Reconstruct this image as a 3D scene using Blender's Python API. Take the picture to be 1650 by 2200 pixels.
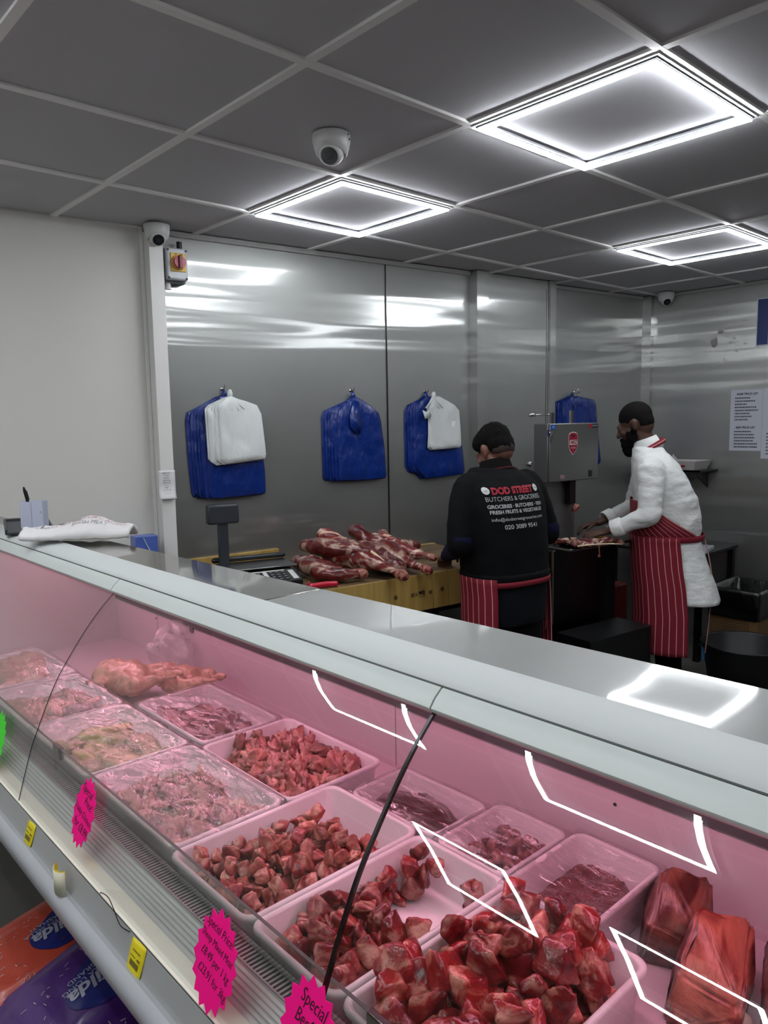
import bpy, bmesh, math, random
from mathutils import Vector, Matrix, noise, Euler
from mathutils.bvhtree import BVHTree
PI = math.pi
for o in list(bpy.data.objects): bpy.data.objects.remove(o)
scene = bpy.context.scene
COL = scene.collection
rnd = random.Random(7)

# ------------------------------------------------------------------ camera, world, exposure
CEIL = 2.45
cam = bpy.data.cameras.new('camera'); camo = bpy.data.objects.new('camera', cam); COL.objects.link(camo)
yaw, pit, rol = 0.739010391, -0.117133022, -0.0171614603
fw = Vector((math.sin(yaw)*math.cos(pit), math.cos(yaw)*math.cos(pit), math.sin(pit)))
rt = Vector((math.cos(yaw), -math.sin(yaw), 0)); up = rt.cross(fw)
cr, sr = math.cos(rol), math.sin(rol)
R_, U_ = cr*rt+sr*up, -sr*rt+cr*up
M = Matrix.Identity(4)
for i in range(3):
    M[i][0] = R_[i]; M[i][1] = U_[i]; M[i][2] = -fw[i]
M.translation = Vector((-1.18776, -2.15754, 1.57469))
camo.matrix_world = M
cam.sensor_fit = 'HORIZONTAL'; cam.sensor_width = 36; cam.lens = 36*1619.08/1650
cam.clip_start = 0.02
scene.camera = camo
w = bpy.data.worlds.new('world'); scene.world = w; w.use_nodes = True
w.node_tree.nodes['Background'].inputs[0].default_value = (0.6, 0.65, 0.7, 1)
w.node_tree.nodes['Background'].inputs[1].default_value = 0.05
scene.view_settings.view_transform = 'Standard'; scene.view_settings.look = 'None'
scene.view_settings.gamma = 1; scene.view_settings.use_curve_mapping = False
scene.view_settings.exposure = 0.74
LED = 38.0          # strip brightness of the ceiling lights
PINK = 13.0         # tube in the meat counter

# ------------------------------------------------------------------ materials
def rgb(h):
    h = h.lstrip('#'); v = [int(h[i:i+2], 16)/255 for i in (0, 2, 4)]
    return tuple(((c+0.055)/1.055)**2.4 if c > 0.04045 else c/12.92 for c in v)+(1,)
MATS = {}
def mat(name, col='#808080', rough=.5, metal=0, spec=.5, emit=None, es=0, bump=0, bscale=30, var=None, vscale=8, trans=0, coat=0, objrand=False, stretch=(1,1,1), detail=4, sss=0, alpha=1, sheen=0, bd=.01, dist=.6):
    if name in MATS: return MATS[name]
    m = bpy.data.materials.new(name); m.use_nodes = True; nt = m.node_tree; n = nt.nodes; L = nt.links
    b = n['Principled BSDF']
    c = rgb(col) if isinstance(col, str) else col
    b.inputs['Base Color'].default_value = c
    b.inputs['Roughness'].default_value = rough; b.inputs['Metallic'].default_value = metal
    b.inputs['Specular IOR Level'].default_value = spec
    if coat: b.inputs['Coat Weight'].default_value = coat; b.inputs['Coat Roughness'].default_value = .1
    if sheen: b.inputs['Sheen Weight'].default_value = sheen
    if sss:
        b.inputs['Subsurface Weight'].default_value = sss; b.inputs['Subsurface Radius'].default_value = (.01, .004, .003); b.inputs['Subsurface Scale'].default_value = .6
    if alpha < 1: b.inputs['Alpha'].default_value = alpha
    if emit:
        b.inputs['Emission Color'].default_value = rgb(emit); b.inputs['Emission Strength'].default_value = es
    if bump or var:
        tc = n.new('ShaderNodeTexCoord'); mp = n.new('ShaderNodeMapping'); mp.inputs['Scale'].default_value = stretch
        L.new(tc.outputs['Object'], mp.inputs[0])
        if objrand:
            oi = n.new('ShaderNodeObjectInfo'); mu = n.new('ShaderNodeMath'); mu.operation = 'MULTIPLY'; mu.inputs[1].default_value = 37
            L.new(oi.outputs['Random'], mu.inputs[0]); L.new(mu.outputs[0], mp.inputs['Location'])
    if bump:
        t = n.new('ShaderNodeTexNoise'); t.inputs['Scale'].default_value = bscale; t.inputs['Detail'].default_value = detail
        L.new(mp.outputs[0], t.inputs['Vector'])
        bp = n.new('ShaderNodeBump'); bp.inputs['Strength'].default_value = bump; bp.inputs['Distance'].default_value = bd
        L.new(t.outputs['Fac'], bp.inputs['Height']); L.new(bp.outputs[0], b.inputs['Normal'])
    if var:
        t = n.new('ShaderNodeTexNoise'); t.inputs['Scale'].default_value = vscale; t.inputs['Detail'].default_value = 5; t.inputs['Distortion'].default_value = dist
        L.new(mp.outputs[0], t.inputs['Vector'])
        r = n.new('ShaderNodeValToRGB'); cs = [c]+[rgb(v) if isinstance(v, str) else v for v in var]
        els = r.color_ramp.elements
        while len(els) < len(cs): els.new(.5)
        for i, cc in enumerate(cs):
            els[i].position = .3+.42*i/(len(cs)-1); els[i].color = cc
        L.new(t.outputs['Fac'], r.inputs[0])
        out = r.outputs[0]
        if objrand:
            hs = n.new('ShaderNodeHueSaturation'); mr = n.new('ShaderNodeMapRange'); mr.inputs[3].default_value = .65; mr.inputs[4].default_value = 1.35
            L.new(oi.outputs['Random'], mr.inputs[0]); L.new(mr.outputs[0], hs.inputs['Value']); L.new(out, hs.inputs['Color']); out = hs.outputs[0]
        L.new(out, b.inputs['Base Color'])
    MATS[name] = m
    return m

def steel(name, col='#9a9c9c', rough=.2, an=.85, wave=.25, soft=.5, mixf=.55, wx=.45, wy=3.4):
    """brushed stainless steel with a wide soft sheen under a sharper, slightly wavy mirror; grooves run up the sheet (UV in metres)"""
    m = bpy.data.materials.new(name); m.use_nodes = True; nt = m.node_tree; n = nt.nodes; L = nt.links
    out = n['Material Output']; tg = n.new('ShaderNodeTangent'); tg.direction_type = 'UV_MAP'
    uv = n.new('ShaderNodeTexCoord'); mp = n.new('ShaderNodeMapping'); mp.inputs['Scale'].default_value = (wx, wy, 1)
    L.new(uv.outputs['UV'], mp.inputs[0])
    t = n.new('ShaderNodeTexNoise'); t.inputs['Scale'].default_value = 1.6; t.inputs['Detail'].default_value = 1.0; L.new(mp.outputs[0], t.inputs['Vector'])
    bp = n.new('ShaderNodeBump'); bp.inputs['Strength'].default_value = wave; bp.inputs['Distance'].default_value = .05
    L.new(t.outputs['Fac'], bp.inputs['Height'])
    t2 = n.new('ShaderNodeTexNoise'); t2.inputs['Scale'].default_value = 2.2; t2.inputs['Detail'].default_value = 3; L.new(uv.outputs['UV'], t2.inputs['Vector'])
    mr = n.new('ShaderNodeMapRange'); mr.inputs[3].default_value = mixf-.08; mr.inputs[4].default_value = mixf+.08; L.new(t2.outputs['Fac'], mr.inputs[0])
    mx = n.new('ShaderNodeMixShader'); L.new(mr.outputs[0], mx.inputs[0]); L.new(mx.outputs[0], out.inputs[0])
    for k, (rg, a_) in enumerate(((rough, an), (soft, .5))):
        b = n['Principled BSDF'] if k == 0 else n.new('ShaderNodeBsdfPrincipled')
        b.inputs['Base Color'].default_value = rgb(col); b.inputs['Metallic'].default_value = 1; b.inputs['Roughness'].default_value = rg; b.inputs['Anisotropic'].default_value = a_
        L.new(tg.outputs[0], b.inputs['Tangent'])
        if k == 0: L.new(bp.outputs[0], b.inputs['Normal'])
        L.new(b.outputs[0], mx.inputs[1+k])
    MATS[name] = m
    return m

def glassmat(name, tint=(.93, .96, .95), refl=1.0, base=.08, rough=0.0, haze=0.0, bump=0, bscale=20, stretch=(1,1,1)):
    """clear sheet: light passes straight through, the rest mirrors by angle"""
    m = bpy.data.materials.new(name); m.use_nodes = True; nt = m.node_tree; n = nt.nodes; L = nt.links
    n.remove(n['Principled BSDF']); out = n['Material Output']
    tr = n.new('ShaderNodeBsdfTransparent'); tr.inputs[0].default_value = tint+(1,)
    gl = n.new('ShaderNodeBsdfGlossy'); gl.inputs['Roughness'].default_value = rough; gl.inputs[0].default_value = (1, 1, 1, 1)
    g = n.new('ShaderNodeNewGeometry'); dt = n.new('ShaderNodeVectorMath'); dt.operation = 'DOT_PRODUCT'
    L.new(g.outputs['Incoming'], dt.inputs[0]); L.new(g.outputs['Normal'], dt.inputs[1])
    ab = n.new('ShaderNodeMath'); ab.operation = 'ABSOLUTE'; L.new(dt.outputs['Value'], ab.inputs[0])
    s1 = n.new('ShaderNodeMath'); s1.operation = 'SUBTRACT'; s1.inputs[0].default_value = 1; L.new(ab.outputs[0], s1.inputs[1])
    pw = n.new('ShaderNodeMath'); pw.operation = 'POWER'; pw.inputs[1].default_value = 5; L.new(s1.outputs[0], pw.inputs[0])
    ma = n.new('ShaderNodeMath'); ma.operation = 'MULTIPLY_ADD'; ma.inputs[1].default_value = (1-base)*refl; ma.inputs[2].default_value = base
    L.new(pw.outputs[0], ma.inputs[0])
    mx = n.new('ShaderNodeMixShader'); L.new(ma.outputs[0], mx.inputs[0]); L.new(tr.outputs[0], mx.inputs[1]); L.new(gl.outputs[0], mx.inputs[2])
    last = mx.outputs[0]
    if bump:
        tc = n.new('ShaderNodeTexCoord'); mp = n.new('ShaderNodeMapping'); mp.inputs['Scale'].default_value = stretch; L.new(tc.outputs['Object'], mp.inputs[0])
        t = n.new('ShaderNodeTexNoise'); t.inputs['Scale'].default_value = bscale; t.inputs['Detail'].default_value = 5; t.inputs['Distortion'].default_value = 1.5
        L.new(mp.outputs[0], t.inputs['Vector'])
        bp = n.new('ShaderNodeBump'); bp.inputs['Strength'].default_value = bump; bp.inputs['Distance'].default_value = .01
        L.new(t.outputs['Fac'], bp.inputs['Height']); L.new(bp.outputs[0], gl.inputs['Normal'])
    if haze:
        df = n.new('ShaderNodeBsdfDiffuse'); df.inputs[0].default_value = (.8, .8, .8, 1)
        m2 = n.new('ShaderNodeMixShader'); m2.inputs[0].default_value = haze; L.new(last, m2.inputs[1]); L.new(df.outputs[0], m2.inputs[2]); last = m2.outputs[0]
    L.new(last, out.inputs[0])
    MATS[name] = m
    return m

white_wall = mat('white_wall', '#d3d2cc', .45, bump=.02, bscale=3)
white_paint = mat('white_paint', '#dcdcd8', .4)
ceil_mat = mat('ceiling_tile', '#c6c6ca', .85, spec=.2)
tbar_mat = mat('ceiling_bar', '#f4f4f2', .5)
floor_mat = mat('floor_vinyl', '#67655f', .45, var=['#5b5a55'], vscale=3)
wall_dark = mat('shop_wall', '#77746e', .8)
steel_wall = steel('steel_wall', '#b2b4b2', .15, .97, .13, .60, .66, .35, 5.0)
steel_wall2 = steel('steel_wall_side', '#bcbebc', .16, .97, .16, .60, .50, .35, 5.0)
steel_top = steel('steel_top', '#a9a8a2', .05, .2, .03, .35, .22, 2, 1)
steel_top2 = steel('steel_top_worn', '#b4b5b3', .035, .3, .035, .45, .62, 3, 1.2)
chrome = mat('chrome', '#c8c8c8', .15, 1)
alu = mat('alu', '#b8bcb9', .38, .9)
saw_steel = mat('saw_steel', '#7c7c7b', .5, 1, bump=.02, bscale=4)
cap_paint = mat('cap_paint', '#c3cbc6', .4)
cap_paint2 = mat('cap_paint_top', '#c6cbc9', .5, spec=.35)
ledge_paint = mat('ledge_paint', '#dde1cf', .4)
rail_paint = mat('rail_grey', '#9c9e9b', .35)
sill_alu = mat('sill_alu', '#d2d5d1', .35, .3)
black_plastic = mat('black_plastic', '#14161a', .4)
dark_plastic = mat('dark_plastic', '#2b3036', .45)
rubber = mat('rubber', '#0c0c0c', .5)
case_white = mat('case_lining', '#c9b9be', .4)
tray_white = mat('tray_white', '#e2dadd', .32, sss=0, coat=.2)
led_mat = mat('led_strip', '#ffffff', .5, emit='#f7faff', es=LED)
pink_tube = mat('pink_tube', '#ffffff', .5, emit='#ffaccb', es=PINK)
glass = glassmat('curved_glass', (.90, .92, .91), 1.0, .035)
guard_glass = glassmat('guard_glass', (.86, .89, .87), 1.0, .05)
film = glassmat('cling_film', (.97, .97, .97), .9, .17, .08, .03, bump=1.0, bscale=30, stretch=(1, .3, 1))
bag_film = glassmat('clear_bag', (.93, .93, .93), .8, .10, .2, .18, bump=.8, bscale=25)
seal_black = mat('seal_black', '#0a0a0b', .25)
beef = mat('beef', '#4e1013', .24, bump=.7, bscale=70, bd=.006, dist=1.6, var=['#7c2023', '#8f2f2c', '#c08678', '#7a2223'], vscale=19, objrand=True, coat=.25)
beef_pale = mat('mutton', '#5e1a1d', .24, bump=.7, bscale=70, bd=.006, dist=1.6, var=['#8c3835', '#a8574c', '#cf9a88', '#86302f'], vscale=21, objrand=True, coat=.25)
beef_deep = mat('beef_deep', '#520a10', .22, bump=.7, bscale=60, bd=.006, dist=1.8, var=['#7d141b', '#93201f', '#cc8574', '#74131a'], vscale=13, objrand=True, coat=.3)
chicken = mat('chicken', '#9c5450', .28, bump=.5, bscale=50, bd=.008, dist=1.2, var=['#b5706a', '#cc9384', '#a35a58'], vscale=18, objrand=True, coat=.3)
chicken_y = mat('chicken_skin', '#997264', .32, bump=.5, bscale=45, bd=.008, dist=1.2, var=['#a8826f', '#bd9a84', '#935f56'], vscale=14, objrand=True, coat=.3)
guinea = mat('fowl_skin', '#5d4a45', .35, bump=.2, bscale=30, var=['#9a7667', '#c79a84', '#3c3535'], vscale=9, objrand=True, coat=.3)
greens = mat('fowl_green', '#6f7a3c', .4, bump=.2, bscale=30, var=['#9a9a50', '#c1a878', '#5c6a30'], vscale=9, objrand=True, coat=.3)
liver = mat('liver', '#33080d', .28, bump=.15, bscale=20, var=['#4b0f14', '#2a070b'], vscale=6, coat=.5)
paleliver = mat('pale_offal', '#86454a', .3, bump=.15, bscale=20, var=['#9c5f5e', '#6f2c36', '#a8706a'], vscale=8, coat=.4, objrand=True)
mince = mat('mince', '#571019', .45, bump=1.0, bscale=120, var=['#71181f', '#8a3a3a', '#4d0d14'], vscale=60)
gizz = mat('gizzard', '#6b2a30', .3, bump=.15, bscale=30, var=['#8d4a4a', '#9d6a62', '#5c2028'], vscale=14, objrand=True, coat=.4)
joint_m = mat('joint_meat', '#4f1012', .3, bump=.8, bscale=40, bd=.008, dist=1.0, var=['#6a1d1c', '#a8624f', '#6e1c1a', '#4f1012'], vscale=13, coat=0, objrand=True, stretch=(.4, 1, 1.2))
joint_face = mat('joint_face', '#4a0e12', .35, bump=.3, bscale=25, var=['#5f161a', '#a8837c', '#4d1014'], vscale=9, coat=.3)
bone = mat('bone', '#cfc0ae', .5, bump=.2, bscale=60)
leg_m = mat('leg_meat', '#4c1412', .25, bump=.4, bscale=30, dist=2.6, var=['#641d1a', '#702823', '#c7a692', '#5e1c19'], vscale=5, coat=.25, objrand=True, stretch=(1, 1, 1))
leg_end = mat('leg_end', '#6e1c1b', .35, bump=.8, bscale=60, var=['#b07a68', '#6a1415', '#5a1010'], vscale=40)
fat = mat('fat', '#d9c3a3', .4, bump=.2, bscale=30)

# ------------------------------------------------------------------ mesh helpers
def link(o): COL.objects.link(o); return o
def obj(name, bm, m=None, parent=None, smooth=False, bevel=0, seg=2, autos=None):
    me = bpy.data.meshes.new(name)
    if isinstance(bm, bpy.types.Mesh): me = bm
    else:
        bmesh.ops.recalc_face_normals(bm, faces=bm.faces) if not getattr(bm, '_keep', False) else None
        bm.to_mesh(me); bm.free()
    o = bpy.data.objects.new(name, me); link(o)
    if m:
        ms = m if isinstance(m, (list, tuple)) else [m]
        for q in ms: me.materials.append(q)
    if smooth: me.shade_smooth()
    if bevel:
        b = o.modifiers.new('b', 'BEVEL'); b.width = bevel; b.segments = seg; b.limit_method = 'ANGLE'; b.angle_limit = .6; b.harden_normals = False
        me.shade_smooth()
        try: me.set_sharp_from_angle(angle=.7)
        except Exception: pass
    elif autos: 
        me.shade_smooth(); me.set_sharp_from_angle(angle=autos)
    if parent: o.parent = parent
    return o
def tag(o, label=None, cat=None, group=None, kind=None):
    if label: o['label'] = label
    if cat: o['category'] = cat
    if group: o['group'] = group
    if kind: o['kind'] = kind
    return o
def empty(name, label, cat, loc=(0, 0, 0), rz=0, group=None):
    o = bpy.data.objects.new(name, None); link(o); o.location = loc; o.rotation_euler = (0, 0, rz); o.empty_display_size = .05
    return tag(o, label, cat, group)
def struct(name, bm, m, **k):
    return tag(obj(name, bm, m, **k), kind='structure')
def B(): return bmesh.new()
def box(bm, c, s, rot=None, mi=0):
    """box centred at c with full size s"""
    r = bmesh.ops.create_cube(bm, size=1)
    mt = Matrix.Translation(Vector(c)) @ (rot.to_4x4() if rot else Matrix.Identity(4)) @ Matrix.Diagonal((s[0], s[1], s[2], 1))
    bmesh.ops.transform(bm, matrix=mt, verts=r['verts'])
    if mi:
        for f in {f for v in r['verts'] for f in v.link_faces}: f.material_index = mi
    return r['verts']
def bx(bm, x0, x1, y0, y1, z0, z1, mi=0): return box(bm, ((x0+x1)/2, (y0+y1)/2, (z0+z1)/2), (abs(x1-x0), abs(y1-y0), abs(z1-z0)), None, mi)
def cyl(bm, c, r1, r2, h, seg=24, rot=None, mi=0):
    r = bmesh.ops.create_cone(bm, cap_ends=True, segments=seg, radius1=r1, radius2=r2, depth=h)
    bmesh.ops.transform(bm, matrix=Matrix.Translation(Vector(c)) @ (rot.to_4x4() if rot else Matrix.Identity(4)), verts=r['verts'])
    if mi:
        for f in {f for v in r['verts'] for f in v.link_faces}: f.material_index = mi
    return r['verts']
def ell(bm, c, r, rot=None, sub=3):
    q = bmesh.ops.create_icosphere(bm, subdivisions=sub, radius=1)
    bmesh.ops.transform(bm, matrix=Matrix.Translation(Vector(c)) @ (rot.to_4x4() if rot else Matrix.Identity(4)) @ Matrix.Diagonal((r[0], r[1], r[2], 1)), verts=q['verts'])
    return q['verts']
def rings(bm, R, close=True, cap=True):
    """R: list of lists of points; skin them"""
    V = [[bm.verts.new(p) for p in r] for r in R]
    n = len(V[0])
    for a, b in zip(V, V[1:]):
        for i in range(n if close else n-1):
            j = (i+1) % n
            bm.faces.new((a[i], a[j], b[j], b[i]))
    if cap:
        bm.faces.new(V[0][::-1]); bm.faces.new(V[-1])
    return V
def tube(bm, pts, rad, seg=14, flat=None, capn=3):
    """tapered round limb through pts; flat = (axis vector, factor) squashes it along an axis"""
    pts = [Vector(p) for p in pts]; rad = list(rad) if hasattr(rad, '__len__') else [rad]*len(pts)
    # resample with smoothing
    d0 = (pts[1]-pts[0]).normalized(); ref = Vector((0, 0, 1)) if abs(d0.z) < .9 else Vector((1, 0, 0))
    a = d0.cross(ref).normalized()
    R = []
    def ring(c, d, r, a):
        a = (a-d*a.dot(d)).normalized(); b = d.cross(a); out = []
        for i in range(seg):
            t = 2*PI*i/seg; v = a*math.cos(t)*r+b*math.sin(t)*r
            if flat: ax = Vector(flat[0]).normalized(); v -= ax*v.dot(ax)*(1-flat[1])
            out.append(c+v)
        return out, a
    for k in range(capn, 0, -1):
        t = PI/2*k/(capn+.35); q, a = ring(pts[0]-d0*rad[0]*math.sin(t), d0, rad[0]*math.cos(t), a); R.append(q)
    for i, p in enumerate(pts):
        d = ((pts[min(i+1, len(pts)-1)]-p).normalized()+(p-pts[max(i-1, 0)]).normalized()).normalized()
        q, a = ring(p, d, rad[i], a); R.append(q)
    d1 = (pts[-1]-pts[-2]).normalized()
    for k in range(1, capn+1):
        t = PI/2*k/(capn+.35); q, a = ring(pts[-1]+d1*rad[-1]*math.sin(t), d1, rad[-1]*math.cos(t), a); R.append(q)
    rings(bm, R)
def spline(pts, n=6):
    """Catmull-Rom through tuples of any length"""
    P = [tuple(p) for p in pts]; P = [P[0]]+P+[P[-1]]; out = []
    for i in range(1, len(P)-2):
        for k in range(n):
            t = k/n; out.append(tuple(.5*((2*b)+(-a+c)*t+(2*a-5*b+4*c-d)*t*t+(-a+3*b-3*c+d)*t**3) for a, b, c, d in zip(P[i-1], P[i], P[i+1], P[i+2])))
    out.append(P[-2]); return out
def remesh(bm, voxel, smooth=4, disp=None, dec=None):
    me = bpy.data.meshes.new('t'); bmesh.ops.recalc_face_normals(bm, faces=bm.faces); bm.to_mesh(me); bm.free()
    o = bpy.data.objects.new('t', me); link(o)
    r = o.modifiers.new('r', 'REMESH'); r.mode = 'VOXEL'; r.voxel_size = voxel
    s = o.modifiers.new('s', 'SMOOTH'); s.iterations = smooth; s.factor = .6
    dg = bpy.context.evaluated_depsgraph_get(); ev = o.evaluated_get(dg)
    m2 = bpy.data.meshes.new_from_object(ev)
    bpy.data.objects.remove(o); bpy.data.meshes.remove(me)
    if disp:
        amp, sc, st = disp
        m2.shade_smooth()
        nn = [v.normal.copy() for v in m2.vertices]
        for v, q in zip(m2.vertices, nn):
            p = Vector((v.co.x*sc*st[0], v.co.y*sc*st[1], v.co.z*sc*st[2]))
            v.co += q*amp*(noise.noise(p)+.5*noise.noise(p*2.1))
    m2.shade_smooth()
    return m2
def extrude_profile(bm, prof, y0, y1, mi=0, closed=True):
    R = [[(x, y, z) for x, z in prof] for y in (y0, y1)]
    V = rings(bm, R, close=closed, cap=closed)
    return V
def rrect(x0, x1, y0, y1, r, z, n=5):
    out = []
    for cx, cy, a0 in ((x1-r, y1-r, 0), (x0+r, y1-r, PI/2), (x0+r, y0+r, PI), (x1-r, y0+r, 3*PI/2)):
        for k in range(n+1):
            a = a0+PI/2*k/n; out.append((cx+r*math.cos(a), cy+r*math.sin(a), z))
    return out
def textmesh(s, size, m, parent=None, mtx=None, name='lettering', shear=0, extrude=0, bold=0, align='CENTER', spacing=1, line=1):
    c = bpy.data.curves.new('t', 'FONT'); c.body = s; c.size = size; c.align_x = align; c.align_y = 'CENTER'; c.shear = shear
    c.extrude = extrude; c.offset = bold; c.space_character = spacing; c.space_line = line; c.resolution_u = 3
    o = bpy.data.objects.new('t', c); link(o)
    dg = bpy.context.evaluated_depsgraph_get(); me = bpy.data.meshes.new_from_object(o.evaluated_get(dg))
    bpy.data.objects.remove(o)
    if mtx is not None: me.transform(mtx)
    me.materials.clear()
    q = bpy.data.objects.new(name, me); link(q); me.materials.append(m)
    if parent: q.parent = parent
    return q
def frame(o, ax, ay):
    """matrix whose local X,Y are ax, ay at o"""
    ax = Vector(ax).normalized(); ay = Vector(ay); ay = (ay-ax*ay.dot(ax)).normalized(); az = ax.cross(ay)
    m = Matrix.Identity(4)
    for i in range(3): m[i][0] = ax[i]; m[i][1] = ay[i]; m[i][2] = az[i]
    m.translation = Vector(o); return m
def uvbox(me):
    """metres UV on each face by its dominant plane (v = up)"""
    uv = me.uv_layers.new(name='UVMap')
    for p in me.polygons:
        nrm = p.normal
        for li in p.loop_indices:
            c = me.vertices[me.loops[li].vertex_index].co
            if abs(nrm.z) > .7: uv.data[li].uv = (c.x, c.y)
            elif abs(nrm.x) > abs(nrm.y): uv.data[li].uv = (c.y*(1 if nrm.x < 0 else -1), c.z)
            else: uv.data[li].uv = (c.x, c.z)

# the back wall stands slightly askew to the ceiling grid: wall frame (s along, d out into the room)
WA = math.atan(.126); WU = Vector((math.cos(WA), -math.sin(WA), 0)); WN = Vector((-math.sin(WA), -math.cos(WA), 0)); WO = Vector((0, 1.15, 0))
def W(s, d, z): return WO+WU*s+WN*d+Vector((0, 0, z))
def wbox(bm, s0, s1, d0, d1, z0, z1, mi=0):
    rot = Matrix((WU, -WN, Vector((0, 0, 1)))).transposed()
    return box(bm, W((s0+s1)/2, (d0+d1)/2, (z0+z1)/2), (abs(s1-s0), abs(d1-d0), abs(z1-z0)), rot, mi)

# ------------------------------------------------------------------ room
b = B(); bx(b, -4.6, 4.3, -5.2, 1.9, -.1, 0); struct('floor', b, floor_mat)
b = B(); bx(b, -4.6, 4.3, -5.2, 1.9, CEIL+.006, CEIL+.1); struct('ceiling', b, ceil_mat)
b = B()
for i in range(-7, 8):
    if i*.6 < 4.03: bx(b, i*.6-.012, i*.6+.012, -5.1, 1.75, CEIL-.002, CEIL+.008)
for j in range(-3, 9):
    y = -j*.6
    bx(b, -4.5, 4.03, y-.012, y+.012, CEIL-.0025, CEIL+.0075)
struct('trim_1', b, tbar_mat)
b = B(); wbox(b, -4.6, .372, -.1, 0, 0, CEIL+.05); struct('wall_back', b, white_wall)
def sheet_wall(name, s0, s1, d0, d1, z0, z1, m=steel_wall, nm=True):
    b = B(); wbox(b, s0, s1, d0, d1, z0, z1); o = struct(name, b, m); 
    uv = o.data.uv_layers.new(name='UVMap')
    for p in o.data.polygons:
        for li in p.loop_indices:
            c = o.data.vertices[o.data.loops[li].vertex_index].co
            r = c-WO; uv.data[li].uv = (r.dot(WU)+r.dot(WN)*1.0, c.z)
    return o
sheet_wall('wall_steel', .431, 1.686, -.1, 0, 0, CEIL+.05)
sheet_wall('wall_steel_middle', 1.689, 2.30, -.1, 0, 0, CEIL+.05)
sheet_wall('wall_steel_far', 3.0, 4.3, -.16, -.05, 0, CEIL+.05)
sheet_wall('trim_2', 2.297, 2.385, -.1, .065, 0, CEIL)          # boxed post beside the door
sheet_wall('trim_3', 2.935, 2.985, -.1, .05, 0, CEIL)
b = B(); wbox(b, 1.682, 1.6875, .0, .005, .85, CEIL); wbox(b, 1.6875, 1.692, 0, .0015, .85, CEIL, 1); struct('trim_4', b, [mat('seam_dark', '#1f2122', .4, .5), chrome])
b = B(); wbox(b, .431, 2.29, 0, .018, CEIL-.022, CEIL); wbox(b, 3.0, 4.0, -.05, -.035, CEIL-.02, CEIL); struct('trim_5', b, mat('cove', '#a7a8a6', .4))
# metal door between post and jamb
door = sheet_wall('door_1', 2.388, 2.932, -.1, .03, 0, CEIL)
b = B(); cyl(b, W(2.763, .055, 1.301), .017, .014, .02, 20, Matrix((WU, Vector((0, 0, 1)), WN)).transposed().to_3x3()); cyl(b, W(2.763, .04, 1.301), .008, .008, .03, 12, Matrix((WU, Vector((0, 0, 1)), WN)).transposed().to_3x3())
obj('door_knob', b, chrome, door, autos=.6)
b = B(); wbox(b, 2.40, 2.402, .03, .032, 1.0, CEIL-.05); wbox(b, 2.918, 2.92, .03, .032, 1.0, CEIL-.05); obj('door_edging', b, MATS['seam_dark'], door)
# right wall
b = B(); bx(b, 4.03, 4.15, -5.2, 1.0, 0, CEIL+.05); o = struct('wall_right', b, steel_wall2); uvbox(o.data)
b = B(); bx(b, 3.985, 4.03, .63, .70, 0, CEIL); o = struct('trim_6', b, steel_wall2); uvbox(o.data)
b = B(); bx(b, 4.012, 4.03, -5, .60, CEIL-.018, CEIL); struct('trim_7', b, mat('cove', '#a7a8a6'))
b = B(); bx(b, -4.6, -4.5, -5.2, 1.9, 0, CEIL+.05); struct('wall_left', b, wall_dark)
b = B(); bx(b, -4.6, 4.3, -5.2, -5.1, 0, CEIL+.05); struct('wall_front', b, wall_dark)
# white pillar casing at the end of the white wall
b = B(); wbox(b, .368, .431, 0, .08, 0, CEIL-.02); struct('trim_8', b, white_paint, bevel=.002)
b = B(); wbox(b, .352, .3675, 0, .012, 0, CEIL-.0); struct('trim_9', b, white_paint, bevel=.002)

# ------------------------------------------------------------------ ceiling lights
def ceiling_light(i0, yu, label):
    x0, y0 = i0*.6, yu*.6; cx, cy = x0+.3, y0+.3
    t = empty('ceiling_light', label, 'ceiling light', (cx, cy, CEIL-.004), 0, 'square frame lights set in the ceiling grid')
    b = B(); V = []
    def ringbox(b, ro, ri, z0, z1, mi=0):
        bx(b, -ro, ro, -ro, -ri, z0, z1, mi); bx(b, -ro, ro, ri, ro, z0, z1, mi); bx(b, -ro, -ri, -ri, ri, z0, z1, mi); bx(b, ri, ro, -ri, ri, z0, z1, mi)
    ringbox(b, .295, .2585, -.0022, .004); ringbox(b, .2815, .2635, -.0085, -.002); obj('frame', b, mat('light_frame', '#b9bcc0', .4), t)
    b = B(); ringbox(b, .282, .263, -.013, -.0085); obj('led_strip', b, led_mat, t)
    b = B(); ringbox(b, .2855, .2825, -.006, -.002); obj('gap', b, mat('light_gap', '#3a3d40', .6), t)
    return t
ceiling_light(1, 0, 'square ring-shaped ceiling light in the middle, just right of the white dome camera')
ceiling_light(1, -2, 'largest and brightest square ring ceiling light at the upper right')
ceiling_light(4, -1, 'farthest square ring ceiling light, cut by the right edge of the photo')
for (i, yu) in ((-2.45, -.4), (-2.45, -2.25), (-5.2, -.4), (-5.2, -2.2), (1, -5), (-2.45, -5), (-5.2, -5), (4, -4)):
    ceiling_light(i, yu, 'square ring ceiling light over the shop floor, seen only as a reflection')

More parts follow.
